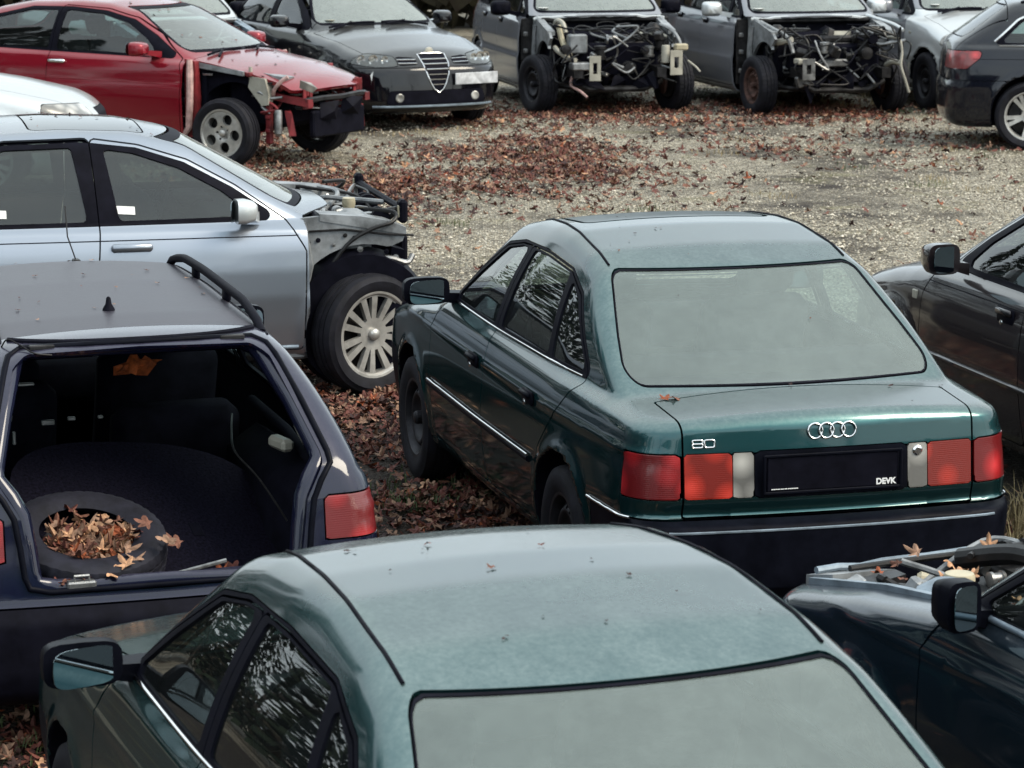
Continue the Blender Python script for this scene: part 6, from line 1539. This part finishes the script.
def bare_tree(V, F, x, y, hgt, seed):
    r_ = random.Random(seed)
    def seg(p, q, r0, r1):
        d = (q - p).normalized(); u = d.orthogonal().normalized(); w = d.cross(u); b = len(V); n = 5 if r0 > .04 else 3
        for c, r in ((p, r0), (q, r1)):
            for k in range(n):
                a = 6.283 * k / n; V.append(tuple(c + (u * math.cos(a) + w * math.sin(a)) * r))
        for k in range(n): F.append((b + k, b + (k + 1) % n, b + n + (k + 1) % n, b + n + k))
    def grow(p, d, L, r, dep):
        for k in range(3):
            d = (d + Vector((r_.gauss(0, .12), r_.gauss(0, .12), r_.gauss(.02, .08)))).normalized(); q = p + d * L / 3; seg(p, q, r, r * .86); p = q; r *= .86
            if dep > 0 and (k > 0 or dep < 4):
                for _ in range(r_.choice((1, 1, 2))):
                    e = (d + Vector((r_.gauss(0, .6), r_.gauss(0, .6), r_.gauss(.12, .35)))).normalized(); grow(p, e, L * r_.uniform(.55, .78), r * r_.uniform(.45, .7), dep - 1)
    grow(Vector((x, y, ground_z(min(y, 70)) - .1)), Vector((0, 0, 1)), hgt * .42, hgt * .016, 4)
bark = plain('bark', (.045, .038, .032), .9, 0, .5, 3, .2, .2)
V = []; F = []
for k, (x, y, hg) in enumerate([(-22, 58, 8), (-15, 60, 7), (-7, 60, 6.5), (3, 60, 7), (10, 58, 6.5), (17, 60, 7), (24, 56, 9), (-30, 44, 11), (34, 46, 10),
                                (-24, 22, 11), (-20, 12, 10), (-17, 30, 9), (-26, 34, 12), (22, 20, 11), (20, 8, 10), (26, 32, 11), (-14, 3, 9), (15, -6, 10), (-7.5, 2, 10), (-10, 9, 11), (-5, -4, 9)]):
    bare_tree(V, F, x, y, hg, 100 + k)
tag(mesh_obj('bare_wood', np.array(V), np.array(F), bark), 'bare leafless trees standing round the yard', None, None, 'stuff')

# dark evergreen wood close on the left of the yard
rnd = random.Random(77); V = []; F = []
for k in range(30):
    tx, ty, th = -15 - rnd.uniform(0, 6), -4 + k * 1.6, rnd.uniform(9, 14)
    for q in range(900):
        t = rnd.random() ** .8; a = rnd.uniform(0, 6.28); r = (1 - t) * 2.3 * math.sqrt(rnd.random()) + .15
        c = Vector((tx + r * math.cos(a), ty + r * math.sin(a), ground_z(ty) + .2 + t * th)); s_ = rnd.uniform(.18, .42)
        u = Vector((math.cos(a), math.sin(a), rnd.uniform(-.7, .1))).normalized() * s_; w_ = Vector((-math.sin(a), math.cos(a), rnd.uniform(-.3, .3))) * s_ * .5
        b = len(V); V.extend([tuple(c - u), tuple(c + w_), tuple(c + u), tuple(c - w_)]); F.append((b, b + 1, b + 2, b + 3))
tag(mesh_obj('evergreen_wood', np.array(V), np.array(F), plain('needles', (.018, .028, .016), .8, 0, .5, 1.5, 0, .15), smooth=False), 'dark evergreen wood along the left side of the yard', None, None, 'stuff')

# ---- sky and light
w = bpy.data.worlds.new('World'); SC.world = w; w.use_nodes = True
nt = w.node_tree; nt.nodes.clear(); out = nt.nodes.new('ShaderNodeOutputWorld'); bg = nt.nodes.new('ShaderNodeBackground')
SUN_EL, SUN_AZ = 45., 106.           # azimuth clockwise from +Y
sky = nt.nodes.new('ShaderNodeTexSky'); sky.sky_type = 'NISHITA'; sky.sun_disc = False; sky.sun_elevation = R(SUN_EL); sky.sun_rotation = R(SUN_AZ); sky.dust_density = 3.; sky.air_density = 1.2
tc = nt.nodes.new('ShaderNodeTexCoord'); ns_ = nt.nodes.new('ShaderNodeTexNoise'); ns_.inputs['Scale'].default_value = 2.2; ns_.inputs['Detail'].default_value = 5
nt.links.new(tc.outputs['Generated'], ns_.inputs['Vector'])
cl = ramp(nt, ns_.outputs['Fac'], [(.3, (5.6, 6.5, 7.2)), (.7, (8.6, 9.4, 9.4))])
mx = nt.nodes.new('ShaderNodeMix'); mx.data_type = 'RGBA'; mx.inputs['Factor'].default_value = .82
nt.links.new(sky.outputs[0], mx.inputs['A']); nt.links.new(cl, mx.inputs['B']); nt.links.new(mx.outputs['Result'], bg.inputs['Color'])
bg.inputs['Strength'].default_value = .09; nt.links.new(bg.outputs[0], out.inputs['Surface'])
L = bpy.data.lights.new('sun', 'SUN'); L.energy = 1.5; L.angle = R(30); L.color = (1., .91, .74)
lo = bpy.data.objects.new('sun', L); COL.objects.link(lo)
d = Vector((math.sin(R(SUN_AZ)) * math.cos(R(SUN_EL)), math.cos(R(SUN_AZ)) * math.cos(R(SUN_EL)), math.sin(R(SUN_EL))))
lo.rotation_euler = d.to_track_quat('Z', 'Y').to_euler()

cd = bpy.data.cameras.new('camera'); cam = bpy.data.objects.new('camera', cd); COL.objects.link(cam)
cam.location = CAM; cam.rotation_euler = (math.pi / 2 - PITCH, 0, 0)
cd.sensor_width = 36.; cd.lens = 36. * FPX / 1024.; cd.clip_start = .1; cd.clip_end = 1000.
cd.dof.use_dof = True; cd.dof.focus_distance = 13.5; cd.dof.aperture_fstop = 11.
SC.camera = cam
SC.render.engine = 'CYCLES'
SC.cycles.max_bounces = 8; SC.cycles.transparent_max_bounces = 12; SC.cycles.glossy_bounces = 4; SC.cycles.diffuse_bounces = 3
SC.cycles.caustics_reflective = False; SC.cycles.caustics_refractive = False
SC.view_settings.view_transform = 'Standard'; SC.view_settings.look = 'None'; SC.view_settings.exposure = 1.3; SC.view_settings.gamma = 1.
